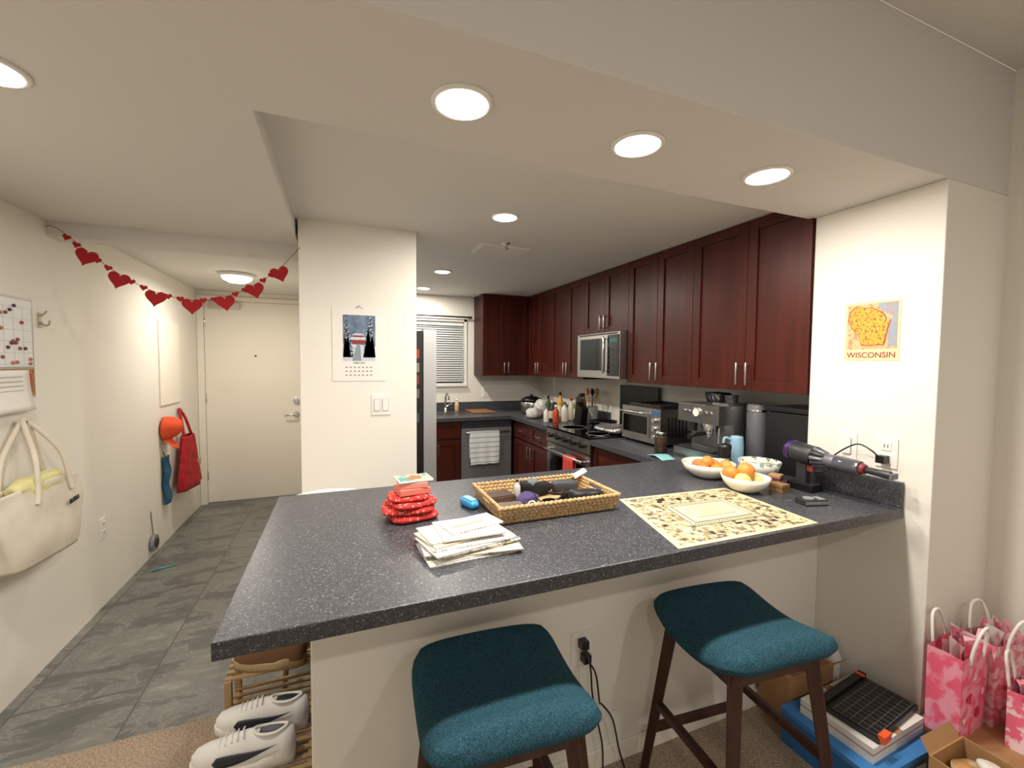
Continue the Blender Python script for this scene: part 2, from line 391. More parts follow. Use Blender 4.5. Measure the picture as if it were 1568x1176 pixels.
m.prism([(1.70,3.42),(XR-.001,3.42),(XR-.001,YB-.001),(.60,YB-.001),(.60,4.25),(1.70,4.25)],.88,ZC,COUNTER).done(.003)
BX('trim_backsplash_1',XW-.022,XW-.001,.977,YW,ZC+.0005,ZC+.10,COUNTER,.002)
BX('trim_backsplash_2',XR-.022,XR-.001,YW+.002,2.70,ZC+.0005,ZC+.10,COUNTER,.002)
BX('trim_backsplash_3',XR-.022,XR-.001,3.42,YB-.024,ZC+.0005,ZC+.10,COUNTER,.002)
BX('trim_backsplash_4',.60,XR-.001,YB-.022,YB-.001,ZC+.0005,ZC+.10,COUNTER,.002)
# ---------------------------------------------------------------- refrigerator
m=MB('refrigerator')
m.box(-.08,.515,2.86,3.70,.02,1.68,mat('fridge_side','#17181a',.45)); m.box(-.06,.50,2.88,3.68,0,.02,BLACK)
FS=mat('fridge_steel','#cfd0d0',.35,.6)
for a,b in ((2.86,3.278),(3.282,3.70)): m.box(.52,.605,a,b,.66,1.69,FS)
m.box(.52,.605,2.86,3.70,.06,.65,FS)
for y in (3.24,3.32): m.tube([(.60,y,.80),(.64,y,.84),(.645,y,1.2),(.64,y,1.5),(.60,y,1.55)],.012,CHROME)
m.tube([(.60,2.95,.58),(.64,3.0,.58),(.64,3.55,.58),(.60,3.6,.58)],.012,CHROME)
for i,(z,c) in enumerate(((1.50,'#a83a2c'),(1.41,'#8e8670'),(1.33,'#7a342a'),(1.24,'#6a6a6a'),(1.08,'#40506a'))):
    m.box(.43,.492,2.857,2.86,z,z+.06,mat('magnet%d'%i,c,.5))
m.done(.008,3)
# ---------------------------------------------------------------- microwave
m=MB('microwave'); y0,y1=2.725,3.345; X0=1.985; M=FR((X0,0,0),'mx')
m.box(X0,XR-.005,y0,y1,1.36,1.722,STEEL)
m.box(-y1,-y0,1.36,1.722,0,.02,STEEL,M)
m.box(-y1+.05,-y0-.20,1.42,1.68,.02,.024,BGLASS,M)
m.box(-y0-.16,-y0-.01,1.38,1.70,.02,.024,BGLASS,M)
m.cyl((-y0-.18,1.40,.05),(-y0-.18,1.69,.05),.009,CHROME,M=M)
for z in (1.42,1.67): m.cyl((-y0-.18,z,.02),(-y0-.18,z,.05),.006,CHROME,M=M)
for r in range(5):
    for c in range(3): m.box(-y0-.14+c*.04,-y0-.115+c*.04,1.42+r*.04,1.435+r*.04,.024,.0255,DGREY,M)
m.box(-y0-.14,-y0-.03,1.64,1.675,.024,.0255,mat('display','#10303a',.2,emis=('#4fd0c0',.1)),M)
m.box(-y1+.03,-y0-.03,1.705,1.717,.02,.022,BLACK,M)
m.done(.003)
# ---------------------------------------------------------------- range
m=MB('range_stove'); y0,y1=2.705,3.415; X0=1.74; M=FR((X0,0,0),'mx')
m.box(X0,XR-.03,y0,y1,.03,.915,DGREY); m.box(X0+.05,XR-.05,y0+.03,y1-.03,0,.03,BLACK)
m.box(X0-.03,XR-.03,y0,y1,.915,.928,BGLASS)
m.box(-y1,-y0,.80,.912,0,.035,STEEL,M)
for i in range(5): m.cyl((-y1+.09+i*.13,.86,.035),(-y1+.09+i*.13,.86,.065),.022,BLACK,M=M)
m.box(-y1+.005,-y0-.005,.24,.79,0,.03,STEEL,M).box(-y1+.06,-y0-.06,.32,.70,.03,.033,BGLASS,M)
m.cyl((-y1+.04,.74,.075),(-y0-.04,.74,.075),.012,STEEL,M=M)
for y in (-y1+.06,-y0-.06): m.cyl((y,.74,.03),(y,.74,.075),.009,STEEL,M=M)
m.box(-y1+.005,-y0-.005,.06,.23,0,.03,STEEL,M)
for x,y,r in ((1.88,2.88,.09),(1.88,3.24,.11),(2.18,2.88,.11),(2.18,3.24,.08)):
    m.lathe([(r,.0),(r,.001),(r-.006,.0015),(r-.007,.0)],GREY,T(x,y,.928))
m.done(.003)
TOW=mat('red_towel','#d84a3e',.95,mix=(60,'#c03428',.4,.6),bump=(300,.5,.002))
m=MB('kitchen_towel')
X1=X0-.075
def tw(u,v):
    s=v*2-1; yy=2.86+u*.15+.006*math.sin(s*5); w=.006*math.sin(u*14)
    if v<.5: return (X1-.0155-w*abs(s)-.012*abs(s),yy,.756-(.5-v)*2*.36)
    return (X1+.0155+w*abs(s)*.3,yy,.756-(v-.5)*2*.30)
m.surf(tw,16,40,TOW,th=.004); m.done()
# ---------------------------------------------------------------- dishwasher
m=MB('dishwasher'); M=FR((0,4.30,0),'my')
m.box(1.16,1.715,4.30,YB-.01,.1,.876,DGREY).box(1.165,1.71,4.36,YB-.05,0,.1,BLACK)
m.box(1.163,1.712,.11,.80,0,.025,mat('dish_steel','#8e8e90',.38,.6),M).box(1.163,1.712,.805,.872,0,.025,DGREY,M)
m.cyl((1.20,.76,.06),(1.68,.76,.06),.010,STEEL,M=M)
for x in (1.22,1.66): m.cyl((x,.76,.025),(x,.76,.06),.007,STEEL,M=M)
m.done(.003)
m=MB('dish_towel')
def tw2(u,v):
    s=abs(v*2-1); xx=1.24+u*.32+.006*math.sin(s*4)*(u-.5); w=.007*math.sin(u*17)
    return (xx,4.24-(.014+.012*s+w*s) if v<.5 else 4.24+.014+w*s*.2,.772-s*(.34 if v<.5 else .28))
TWH=mat('towel_white','#e6e6e2',.9); TWB=mat('towel_blue','#8ea3b4',.9)
m.surf(tw2,20,80,TWH,th=.004,bands=(lambda j:j%6 in (2,) ,TWB)); m.done()
# ---------------------------------------------------------------- sink + faucet + soap
ZI=ZC+.001
m=MB('kitchen_sink'); m.box(.78,1.32,4.36,4.37,ZI,ZC+.006,STEEL).box(.78,1.32,4.74,4.75,ZI,ZC+.006,STEEL).box(.78,.79,4.37,4.74,ZI,ZC+.006,STEEL).box(1.31,1.32,4.37,4.74,ZI,ZC+.006,STEEL).box(.79,1.31,4.37,4.74,ZI,ZC+.002,mat('sink_inner','#5d5d5d',.3,.9)).done(.002)
m=MB('kitchen_faucet'); m.lathe([(.03,0),(.03,.01),(.018,.02),(.015,.05)],CHROME,T(1.12,4.80,ZI)); m.tube([(1.12,4.80,ZC+.04),(1.12,4.80,ZC+.16),(1.12,4.76,ZC+.21),(1.12,4.68,ZC+.20),(1.12,4.65,ZC+.15)],.011,CHROME); m.tube([(1.12,4.80,ZC+.06),(1.16,4.80,ZC+.08),(1.2,4.79,ZC+.1)],.007,CHROME); m.done()
def bottle(name,x,y,z,r,h,c,cap='#202020',neck=.35,rough=.25,lab=None):
    m=MB(name); mt=mat('bot_'+c,c,rough)
    m.lathe([(r*.9,0),(r,.006),(r,h*.6),(r*.8,h*.7),(r*neck,h*.8),(r*neck,h*.88)],mt,T(x,y,z),24)
    m.lathe([(r*neck*1.15,h*.87),(r*neck*1.15,h*.98),(r*neck*.9,h)],mat('cap_'+cap,cap,.4),T(x,y,z),20)
    if lab: m.lathe([(r*1.01,h*.15),(r*1.012,h*.16),(r*1.012,h*.5),(r*1.01,h*.51)],mat('lab_'+lab,lab,.5),T(x,y,z),24)
    return m.done()
bottle('dish_soap_bottle',1.25,4.80,ZI,.026,.14,'#c9b38a','#ffffff')
bottle('hand_soap_bottle',.98,4.81,ZI,.03,.15,'#e8e4dc','#e0e0e0')
m=MB('cutting_board'); m.box(1.36,1.62,4.50,4.85,ZI,ZC+.018,mat('board_wood','#8a6238',.5)).done(.005)
def plate(name,M,w=.075,h=.118,kind='outlet',gang=1):
    m=MB(name); m.box(-w/2,w/2,-h/2,h/2,0,.006,WHITE,M)
    if kind=='switch':
        for g in range(gang):
            cx=(g-(gang-1)/2)*.046; m.box(cx-.018,cx+.018,-.035,.035,.006,.0075,GREY,M).box(cx-.016,cx+.016,-.033,.033,.0075,.011,WHITE,M)
    elif kind=='outlet':
        for cy in (-.026,.026):
            m.box(-.017,.017,cy-.016,cy+.016,.006,.009,PAPER,M)
            for dx in (-.006,.006): m.box(dx-.0015,dx+.0015,cy-.006,cy+.008,.009,.0095,DGREY,M)
    return m.done(.0015)
plate('light_switch',FR((XW,1.185,1.127),'mx'),kind='switch')
plate('wall_outlet',FR((XW,1.04,1.125),'mx'))
plate('light_switch',FR((.23,2.62,1.225),'my'),w=.105,kind='switch',gang=2)
plate('wall_outlet',FR((XL,3.27,.47),'px'))
plate('wall_outlet',FR((.79,1.29,.469),'my'),w=.085)
plate('wall_outlet',FR((1.62,YB,1.13),'my'))
plate('wall_outlet',FR((XR,1.85,1.13),'mx'))
BX('electrical_panel_cover',XL,XL+.012,4.22,4.68,1.11,1.80,DOORP,.004)
# ---------------------------------------------------------------- bar stools
def stool(cx,cy,rot):
    m=MB('bar_stool'); M=T(cx,cy,0,rot)
    hx,hy=.218,.205
    fn=lambda x,y:.050*(abs(y)/hy)**2.1-.010*(x/hx)**2-(.05*max(0,abs(y)/hy-.86)/.14*.4)
    m.pad(hx,hy,.565,.648,TEALF,M,fn,n=6,rnd=.36,seg=72)
    m.box(-.17,.17,-.15,.15,.552,.585,WALNUT,M)
    tops={};
    for sx in (-1,1):
        for sy in (-1,1):
            a=Vector((sx*.145,sy*.135,.59)); b=Vector((sx*.205,sy*.20,0)); tops[(sx,sy)]=(a,b)
            m.cyl(b,a,.019,WALNUT,r1=.029,seg=4,M=M,rot=pi/4)
    P=lambda k,z:tops[k][0].lerp(tops[k][1],1-z/.59)
    for k1,k2,z in (((-1,-1),(1,-1),.17),((-1,1),(1,1),.17),((-1,-1),(-1,1),.27),((1,-1),(1,1),.27)):
        m.cyl(P(k1,z),P(k2,z),.017,WALNUT,seg=4,M=M,rot=pi/4)
    return m.done(.003)
stool(.385,1.025,-.06)
stool(1.205,1.0,-.08)
# ---------------------------------------------------------------- calendar on partition
m=MB('wall_calendar'); M=FR((.1125,2.6195,0),'my')
m.box(-.1425,.1425,1.365,1.775,0,.003,PAPER,M)
m.box(-.087,.087,1.48,1.738,.003,.0036,mat('cal_sky','#76889f',.7,mix=(18,'#56687f',.4,.6)),M)
SNOW=mat('cal_snow','#c6cdd5',.8,mix=(40,'#9aa6b4',.5,.7)); TREE=mat('cal_tree','#2a3644',.8,mix=(110,'#c0c8d2',.5,.58))
m.prism([(-.087,1.48),(.087,1.48),(.087,1.56),(.03,1.57),(-.087,1.575)],.0036,.004,SNOW,M)
m.prism([(-.04,1.48),(.01,1.48),(.004,1.575),(-.012,1.575)],.004,.0042,mat('cal_path','#8792a0',.8),M)
CR=mat('cal_red','#8e3a34',.8)
m.box(-.055,.045,1.575,1.598,.004,.0045,CR,M)
m.prism([(-.068,1.598),(.058,1.598),(.035,1.614),(-.045,1.614)],.004,.0048,SNOW,M).box(-.03,.02,1.614,1.624,.004,.0045,CR,M).prism([(-.042,1.624),(.032,1.624),(.012,1.636),(-.022,1.636)],.004,.0048,SNOW,M)
for x,w,h in ((-.072,.05,.23),(.062,.08,.24),(.045,.05,.17),(-.055,.05,.15),(-.075,.05,.11),(.07,.06,.12)):
    m.prism([(max(x-w/2,-.087),1.50),(min(x+w/2,.087),1.50),(x+.004,1.50+h*.96),(x-.004,1.50+h*.96)],.0048,.0052,TREE,M)
for r in range(3):
    for c in range(7): m.box(-.075+c*.022,-.064+c*.022,1.395+r*.022,1.402+r*.022,.003,.0034,GREY,M)
m.text('FEBRUARY',.014,DGREY,M@T(0,1.463,.003))
m.cyl((0,1.79,-.0),(0,1.79,.012),.003,CHROME,M=M,seg=8); m.tube([(-.02,1.774,.002),(0,1.79,.006),(.02,1.774,.002)],.001,DGREY,M,seg=5,sm=1)
m.done()
# ---------------------------------------------------------------- state map poster
m=MB('wall_map_poster'); M=FR((XW,1.115,0),'mx')
m.box(-.10,.10,1.495,1.738,0,.002,mat('poster_paper','#dccb9e',.7),M)
m.box(-.091,.091,1.542,1.729,.002,.0024,mat('poster_bg','#d6b182',.7,mix=(60,'#c08460',.5,.62)),M)
m.prism([(.02,1.729),(.091,1.729),(.091,1.552),(.06,1.552),(.055,1.62),(.075,1.67),(.03,1.70)],.0024,.0027,mat('poster_lake','#8e9caa',.7,mix=(60,'#b08c80',.5,.6)),M)
W=[(-.08,1.70),(-.055,1.722),(-.03,1.712),(.0,1.71),(.035,1.69),(.05,1.665),(.045,1.645),(.065,1.66),(.055,1.62),(.045,1.56),(-.035,1.56),(-.045,1.60),(-.07,1.63),(-.085,1.665)]
m.prism([((x+.015)*1.06-.015,(y-1.64)*1.04+1.64) for x,y in W],.0027,.003,mat('poster_edge','#a8482a',.7),M)
m.prism(W,.003,.0034,mat('poster_state','#d4a43c',.7,mix=(130,'#8e5a2c',.53,.6)),M)
m.text('WISCONSIN',.032,mat('poster_red','#8e241c',.7),M@T(0,1.507,.0022),ext=.001)
m.done()
# ---------------------------------------------------------------- heart garland
G=[(XL+.004,2.83,2.12),(-1.26,2.8,2.11),(-1.151,2.8,2.012),(-1.027,2.8,1.909),(-.878,2.8,1.828),(-.721,2.8,1.796),(-.565,2.78,1.82),(-.42,2.75,1.892),(-.292,2.70,1.982),(-.185,2.612,2.085)]
m=MB('heart_garland'); m.tube(G,.0016,RED,seg=5)
def heart(s,n=28):
    return [(s*16*math.sin(t)**3/17,s*(13*math.cos(t)-5*math.cos(2*t)-2*math.cos(3*t)-math.cos(4*t))/17) for t in [2*pi*i/n for i in range(n)]]
for i in range(2,9):
    x,y,z=G[i]; tl=(G[i+1][2]-G[i-1][2])/(G[i+1][0]-G[i-1][0])
    m.prism(heart(.050),-.0015,.0015,RED,FR((x,y-.004,z-.03),'my',math.atan(tl)*.5))
    for j in (.33,.66):
        a=Vector(G[i]);b=Vector(G[i-1]); p=a.lerp(b,j); m.prism(heart(.018),-.001,.001,RED,FR((p.x,p.y-.004,p.z-.008),'my',math.atan(tl)*.5))
m.done()
# ---------------------------------------------------------------- left wall
m=MB('whiteboard_calendar'); M=FR((XL,2.49,0),'px')
m.box(-.25,.20,1.30,1.745,0,.012,mat('board_frame','#a8a8a4',.4,.3),M).box(-.24,.19,1.44,1.735,.012,.014,mat('board_white','#e2e4e4',.3),M).box(-.24,.19,1.31,1.43,.012,.015,mat('cork','#b98a58',.9,mix=(120,'#8f6538',.4,.6)),M)
for i in range(8): m.box(-.24+i*.061,-.239+i*.061,1.45,1.70,.014,.0145,GREY,M)
for i in range(6): m.box(-.24,.19,1.45+i*.05,1.451+i*.05,.014,.0145,GREY,M)
for i in range(26): m.ball((random.uniform(-.1,.17),random.uniform(1.44,1.72),.016),.008,mat('magr%d'%(i%3),('#8e4a40','#b0705a','#5a3a3a')[i%3],.4),M,8,6)
m.box(.0,.17,1.35,1.41,.015,.017,mat('card_red','#b04438',.6),M)
m.done(.001)
m=MB('paper_note'); M=FR((XL,2.52,0),'px'); m.surf(lambda u,v:(-.14+u*.25,1.245+v*.18,.021+.02*(1-v)**2),6,8,PAPER,M,.001)
for i in range(6): m.box(-.09,.06,1.395-i*.02,1.397-i*.02,.0245+.0006*i,.0255+.0006*i,GREY,M)
m.done()
m=MB('wall_hook'); M=FR((XL,2.76,1.66),'px'); m.box(-.012,.012,-.035,.035,0,.006,mat('brass','#b9b0a0',.3,.8),M); m.tube([(0,-.01,.004),(0,-.025,.02),(0,-.02,.035),(0,.0,.04)],.004,MC['brass'],M); m.tube([(0,.02,.004),(0,.03,.02),(0,.045,.03)],.004,MC['brass'],M); m.done()
m=MB('tote_bag'); M=FR((XL,2.535,.0),'px')
def bag(u,v):
    a=2*pi*u; n=3.6; c=math.cos(a);d=math.sin(a); r=(abs(c)**n+abs(d)**n)**(-1/n)
    z=.60+v*.33; w=.250+.03*v-.02*(1-v)**4; dp=(.045+.022*math.sin(pi*min(v*1.1,1)))*(1-.3*v)
    k=noise.noise(Vector((c*1.2,d*1.2,v*2.5)))*.010
    return (r*c*w+k,z-.012*math.cos(2*a)*v-.012*c,.085+r*d*dp+k)
m.surf(bag,64,24,CANVAS,M,.003)
m.pad(.225,.045,0,.02,CANVAS,M@Matrix.Translation((0,.605,.085))@Matrix.Rotation(-pi/2,4,'X'),n=3.6)
m.tube([(-.12,.86,.135),(-.10,.92,.13),(-.07,1.05,.11),(-.01,1.18,.05),(.02,1.20,.03),(.06,1.17,.05),(.11,1.05,.11),(.13,.92,.13),(.14,.86,.135)],.010,CANVAS,M)
m.tube([(-.15,.92,.03),(-.10,1.05,.02),(.0,1.19,.03),(.02,1.205,.035),(.07,1.15,.03),(.12,1.05,.025),(.16,.92,.03)],.010,CANVAS,M)
m.pad(.17,.04,0,.07,mat('yellow_cloth','#ddd79c',.9),M@Matrix.Translation((-.03,.965,.085))@Matrix.Rotation(pi/2,4,'X'),n=2.5,wav=.3)
m.text('BLABLA',.032,DGREY,M@T(.13,.80,.146,0,0,.12),ext=.002)
m.tube([(.02,1.19,.0),(.02,1.185,.03),(.02,1.205,.045)],.005,CHROME,M)
m.done()
m=MB('baseball_cap'); OR=mat('orange_cloth','#e8552e',.8); M=FR((XL,4.26,.86),'px')
def dome(u,v):
    a=2*pi*u; r=math.cos(v*pi/2*.98); return (.085*r*math.cos(a),.065+.095*r*math.sin(a)+.02*math.sin(v*pi/2),.012+.125*math.sin(v*pi/2))
m.surf(dome,32,12,OR,M,.003)
m.surf(lambda u,v:((u-.5)*.15*(1-.12*v),-.015-.085*v*(1-(2*u-1)**2*.35),.03+.05*v+.03*math.sin(pi*u)*(1-.3*v)),12,6,OR,M,.004)
m.ball((0,.085,.138),.007,OR,M,8,6)
for k in range(6):
    m.tube([(.086*math.cos(q)*math.cos(k*pi/3),.065+.096*math.cos(q)*math.sin(k*pi/3)+.02*math.sin(q),.0135+.126*math.sin(q)) for q in (0,.4,.8,1.2,1.5)],.0012,mat('cap_seam','#a83818',.8),M,seg=4)
m.cyl((0,.15,0),(0,.15,.03),.006,CHROME,M=M); m.done()
REDC=mat('red_cloth','#b5141c',.7,mix=(20,'#8c0e14',.4,.65))
m=MB('shopping_bag_hanging'); M=FR((XL,4.60,0),'px')
def rb(u,v):
    a=2*pi*u;c=math.cos(a);d=math.sin(a); w=.24-.13*v**1.5; dp=.05*(1-.6*v)+.01
    k=.014*math.sin(a*5+v*3)*(1-v*.3)
    return (c*w+k+.03*(1-v),.36+v*.46,.075+d*dp+k*.7)
m.surf(rb,64,20,REDC,M,.003)
m.tube([(-.07,.81,.07),(-.03,.96,.04),(.0,1.04,.02),(.02,1.04,.02),(.05,.96,.05),(.09,.81,.08)],.012,REDC,M)
m.box(.05,.16,.52,.58,.128,.130,mat('red_label','#b9a29c',.8),M)
m.tube([(.01,1.03,.0),(.01,1.03,.03),(.01,1.05,.04)],.004,CHROME,M); m.done()
m=MB('hanging_pouch'); GRN=mat('green_cloth','#1f6a5a',.85,mix=(30,'#24508a',.45,.55)); M=FR((XL,4.25,0),'px')
m.surf(lambda u,v:(-.05+.12*u+.008*math.sin(v*9),.32+.38*v,.02+.015*math.sin(u*pi)+.008*math.sin(v*12)),12,20,GRN,M,.012); m.tube([(0,.69,.02),(.0,.72,.01),(0,.745,.0)],.003,DGREY,M,seg=6); m.done()
m=MB('lint_brush'); M=FR((XL,3.98,0),'px'); m.cyl((0,.10,.004),(0,.10,.03),.06,GREY,M=M,seg=32); m.cyl((0,.10,.03),(0,.10,.036),.035,DGREY,M=M); m.tube([(0,.16,.012),(-.005,.28,.006),(0,.34,.0)],.0025,DGREY,M,seg=6); m.done()
m=MB('pencil'); m.cyl((-1.22,3.68,.006),(-1.10,3.73,.006),.005,mat('teal_p','#3fa8b0',.4),seg=8).cyl((-1.10,3.73,.006),(-1.085,3.736,.006),.005,WOODL,r1=.0008,seg=8).done()
# ---------------------------------------------------------------- white chair behind
m=MB('molded_chair'); 
def ch(u,v):
    x=(u-.5)*(.42-.10*max(v-.5,0)); 
    if v<.5: t=v*2; return (-.05+x,2.50-t*.34,.45+.02*math.cos(u*2*pi)-.02*t)
    t=(v-.5)*2; return (-.05+x*(1-.1*t*t),2.16-.05*t-.02*math.cos((u-.5)*pi),.43+t*.47-.03*(2*u-1)**2*t)
m.surf(ch,20,24,WHITE,th=.012)
for x,y,x2,y2 in ((-.20,2.20,-.24,2.14),(.10,2.20,.14,2.14),(-.20,2.46,-.24,2.54),(.10,2.46,.14,2.54)): m.cyl((x2,y2,0),(x,y,.435),.010,WOODL,r1=.015)
m.done()
# ---------------------------------------------------------------- counter objects
BEFORE=set(S.objects)
Z=ZC+.0005
m=MB('folded_cloth_stack'); RP=bpy.data.materials.new('red_pattern'); RP.use_nodes=True; N=RP.node_tree.nodes; L=RP.node_tree.links
tc=N.new('ShaderNodeTexCoord'); v=N.new('ShaderNodeTexVoronoi'); v.inputs['Scale'].default_value=80; r=N.new('ShaderNodeValToRGB'); r.color_ramp.elements[0].position=.28; r.color_ramp.elements[0].color=lin('#e49486'); r.color_ramp.elements[1].position=.36; r.color_ramp.elements[1].color=lin('#c6322e')
L.new(tc.outputs['Object'],v.inputs['Vector']); L.new(v.outputs['Distance'],r.inputs[0]); L.new(r.outputs[0],N['Principled BSDF'].inputs['Base Color']); N['Principled BSDF'].inputs['Roughness'].default_value=.9
zz=Z
for i,(hx,hy,h,rt) in enumerate(((.085,.075,.026,.2),(.09,.07,.024,-.1),(.082,.072,.022,.3),(.07,.06,.02,.0))):
    m.pad(hx,hy,zz,zz+h,RP,T(.232+.006*(-1)**i,1.565,0,rt),n=4,rnd=.3,wav=.07); zz+=h-.001
m.done()
m=MB('salmon_box'); m.box(-.055,.055,-.045,.045,0,.022,mat('salmon','#e07a6a',.6),T(.24,1.565,zz+.002,.15)); m.box(-.05,.05,-.04,.04,.022,.042,mat('salmon2','#e09488',.6),T(.24,1.565,zz+.002,-.05)); m.done(.003)
zz+=.0465
m=MB('greeting_card'); M=T(.245,1.57,zz,.1); m.box(-.06,.06,-.045,.045,0,.006,PAPER,M).box(-.056,.056,-.041,.041,.006,.0068,mat('card_teal','#4a8a80',.6,mix=(35,'#b8a888',.5,.56)),M).prism([(-.03,-.02),(.02,-.03),(.03,.01),(0,.03)],.0068,.0074,mat('card_or','#b8603a',.6),M).done()
# papers
m=MB('paper_stack'); PR=mat('printed_paper','#e2dfd6',.8,mix=(160,'#96948e',.52,.6),stretch=(1,4,1)); z=Z
YP=mat('colour_print','#dcd4b8',.8,mix=(50,'#c09a54',.58,.66)); PP2=mat('print_photo','#c9c4b6',.8,mix=(45,'#6a7078',.5,.62))
lst=((-.005,-.02,.13,.085,.06,PR),(.012,-.005,.12,.09,.12,PAPER),(.035,-.03,.115,.07,-.10,YP),(-.02,.01,.115,.085,-.02,PR),(.02,-.012,.125,.075,.18,PP2),(-.02,-.01,.11,.08,.22,PAPER),(.0,.005,.12,.08,.05,PR),(-.03,.02,.10,.07,.30,YP),(-.025,.03,.10,.07,.15,PR),(.015,.025,.095,.08,.02,PAPER),(.03,.045,.09,.05,.25,PR))
for i,(dx,dy,w,h,rt,mt) in enumerate(lst):
    M=T(.352+dx,1.262+dy,z,rt); m.box(-w,w,-h,h,0,.004,mt,M)
    z+=.0046
for k in range(8): m.box(-.08,.05,-.055+k*.014,-.053+k*.014,.0036,.0048,GREY,T(.367,1.285,z-.0092,.02))
m.box(-.05,.055,-.004,.004,.004,.0046,mat('print_or','#d0905a',.7),T(.37,1.30,z-.0046,.25))
m.done()
m=MB('tape_dispenser'); BLU=mat('light_blue_plastic','#3a98d4',.35); m.pad(.022,.05,0,.03,BLU,T(.462,1.60,Z,.25),n=4); m.pad(.014,.035,.028,.036,mat('blue_top','#7cc0ec',.4),T(.462,1.60,Z,.25)); m.done()
# woven tray
m=MB('woven_tray'); cx,cy=.74,1.52; hx,hy=.23,.15
m.box(cx-hx+.01,cx+hx-.01,cy-hy+.01,cy+hy-.01,Z,Z+.012,STRAW)
def perim(t,ox,oy):
    L1=2*ox;L2=2*oy;tot=2*(L1+L2); s=t*tot
    if s<L1: return (-ox+s,-oy,0)
    s-=L1
    if s<L2: return (ox,-oy+s,pi/2)
    s-=L2
    if s<L1: return (ox-s,oy,pi)
    s-=L1; return (-ox,oy-s,-pi/2)
for row in range(5):
    z=Z+.010+row*.0125; fl=.004*row; n=84
    for i in range(n):
        x,y,a=perim((i+(row%2)*.5)/n,hx+fl-.008,hy+fl-.008)
        if row==3 and abs(y)<.04 and abs(x)>hx-.03: continue
        m.ball((0,0,0),(.0125,.0075,.0075),STRAW,T(cx+x,cy+y,z,a,0,.45 if row%2 else -.45),8,6)
m.done()
z0=Z+.0125
LEA=mat('black_leather','#141417',.5,bump=(90,.4,.003))
m=MB('black_pouch'); m.pad(.07,.04,0,.05,LEA,T(.885,1.455,z0,.1),wav=.25,n=3); m.done()
m=MB('leather_wallet'); m.box(-.055,.055,-.04,.04,0,.022,mat('brown_leather','#4a3a30',.5),T(.585,1.60,z0,.1)); m.box(-.05,.05,-.036,.036,.0225,.026,mat('brown_leather2','#3c2c22',.5),T(.585,1.60,z0,.1)).done(.004)
m=MB('leather_wallet'); m.box(-.045,.045,-.03,.03,0,.022,mat('tan_leather','#5e5248',.5),T(.585,1.475,z0,-.1)).done(.004)
def shades(x,y,z,rt):
    m=MB('sunglasses'); M=T(x,y,z,rt,.35)
    for sx in (-1,1):
        m.pad(.03,.024,-.002,.003,BGLASS,M@T(sx*.035,.0,.02),n=3)
        m.tube([(sx*.066,.01,.02),(sx*.070,.05,.012),(sx*.06,.08,.0)],.003,BLACK,M)
    m.tube([(-.012,.005,.02),(0,.012,.022),(.012,.005,.02)],.003,BLACK,M); m.done()
shades(.755,1.435,z0+.008,.0)
m=MB('purple_scarf'); m.pad(.045,.03,0,.03,mat('purple_cloth','#3f2f5e',.8),T(.675,1.535,z0,.2),wav=.35,n=2.4); m.done()
m=MB('knit_gloves'); m.pad(.07,.04,0,.055,mat('black_knit','#0e0e10',.9),T(.745,1.61,z0,.1),wav=.35,n=2.5); m.pad(.035,.02,.045,.065,mat('grey_knit','#60646a',.9),T(.73,1.60,z0,.8),wav=.3,n=2.3); m.done()
bottle('sunscreen_tube',.66,1.60,z0,.014,.075,'#c8c8c8','#303030')
m=MB('sunglasses_case'); m.pad(.06,.025,0,.045,mat('case_grey','#3a3c40',.6),T(.885,1.62,z0,-.2),n=3); m.done()
m=MB('hair_brush'); m.pad(.035,.02,0,.03,BLACK,T(.86,1.54,z0,.3)); m.tube([(.83,1.53,z0+.02),(.80,1.53,z0+.022),(.765,1.53,z0+.03)],.007,BLACK); m.done()
m=MB('phone_charger'); m.tube([(.64,1.45,z0+.005),(.655,1.47,z0+.02),(.665,1.45,z0+.03),(.66,1.42,z0+.02),(.64,1.42,z0+.012)],.003,PAPER); m.box(.615,.638,1.42,1.438,z0,z0+.02,DGREY); m.done()
m=MB('receipt'); m.surf(lambda u,v:(.93+.07*u,1.655-.05*v+.02*u,z0+.05+.02*u+.01*math.sin(v*3)),8,4,PAPER,th=.001); m.done()
# placemat
m=MB('newspaper_placemat'); PM=bpy.data.materials.new('newsprint_art'); PM.use_nodes=True; N=PM.node_tree.nodes; L=PM.node_tree.links
b=N['Principled BSDF']; b.inputs['Roughness'].default_value=.6
tc=N.new('ShaderNodeTexCoord'); n1=N.new('ShaderNodeTexNoise'); n1.inputs['Scale'].default_value=32; n1.inputs['Detail'].default_value=8; n1.inputs['Roughness'].default_value=.8
r1=N.new('ShaderNodeValToRGB'); e=r1.color_ramp.elements; e[0].position=.46; e[0].color=lin('#d8cca2'); e[1].position=.57; e[1].color=lin('#4a4038'); q=e.new(.51); q.color=lin('#a08c66')
L.new(tc.outputs['Object'],n1.inputs['Vector']); L.new(n1.outputs[0],r1.inputs[0]); L.new(r1.outputs[0],b.inputs['Base Color'])
C=[(.938,1.008),(1.554,1.002),(1.603,1.44),(1.056,1.468)]
def bil(u,v): return tuple((C[0][k]*(1-u)+C[1][k]*u)*(1-v)+(C[3][k]*(1-u)+C[2][k]*u)*v for k in (0,1))
def q4(u0,u1,v0,v1,z0,z1,mt): m.prism([bil(u0,v0),bil(u1,v0),bil(u1,v1),bil(u0,v1)],z0,z1,mt)
CRM=mat('cream_print','#dacca0',.6); INK=mat('brown_ink','#54483c',.7); TAN=mat('tan_ink','#b8a47c',.7)
q4(0,1,0,1,Z,Z+.002,CRM); q4(.03,.97,.04,.96,Z+.002,Z+.0023,PM)
random.seed(3)
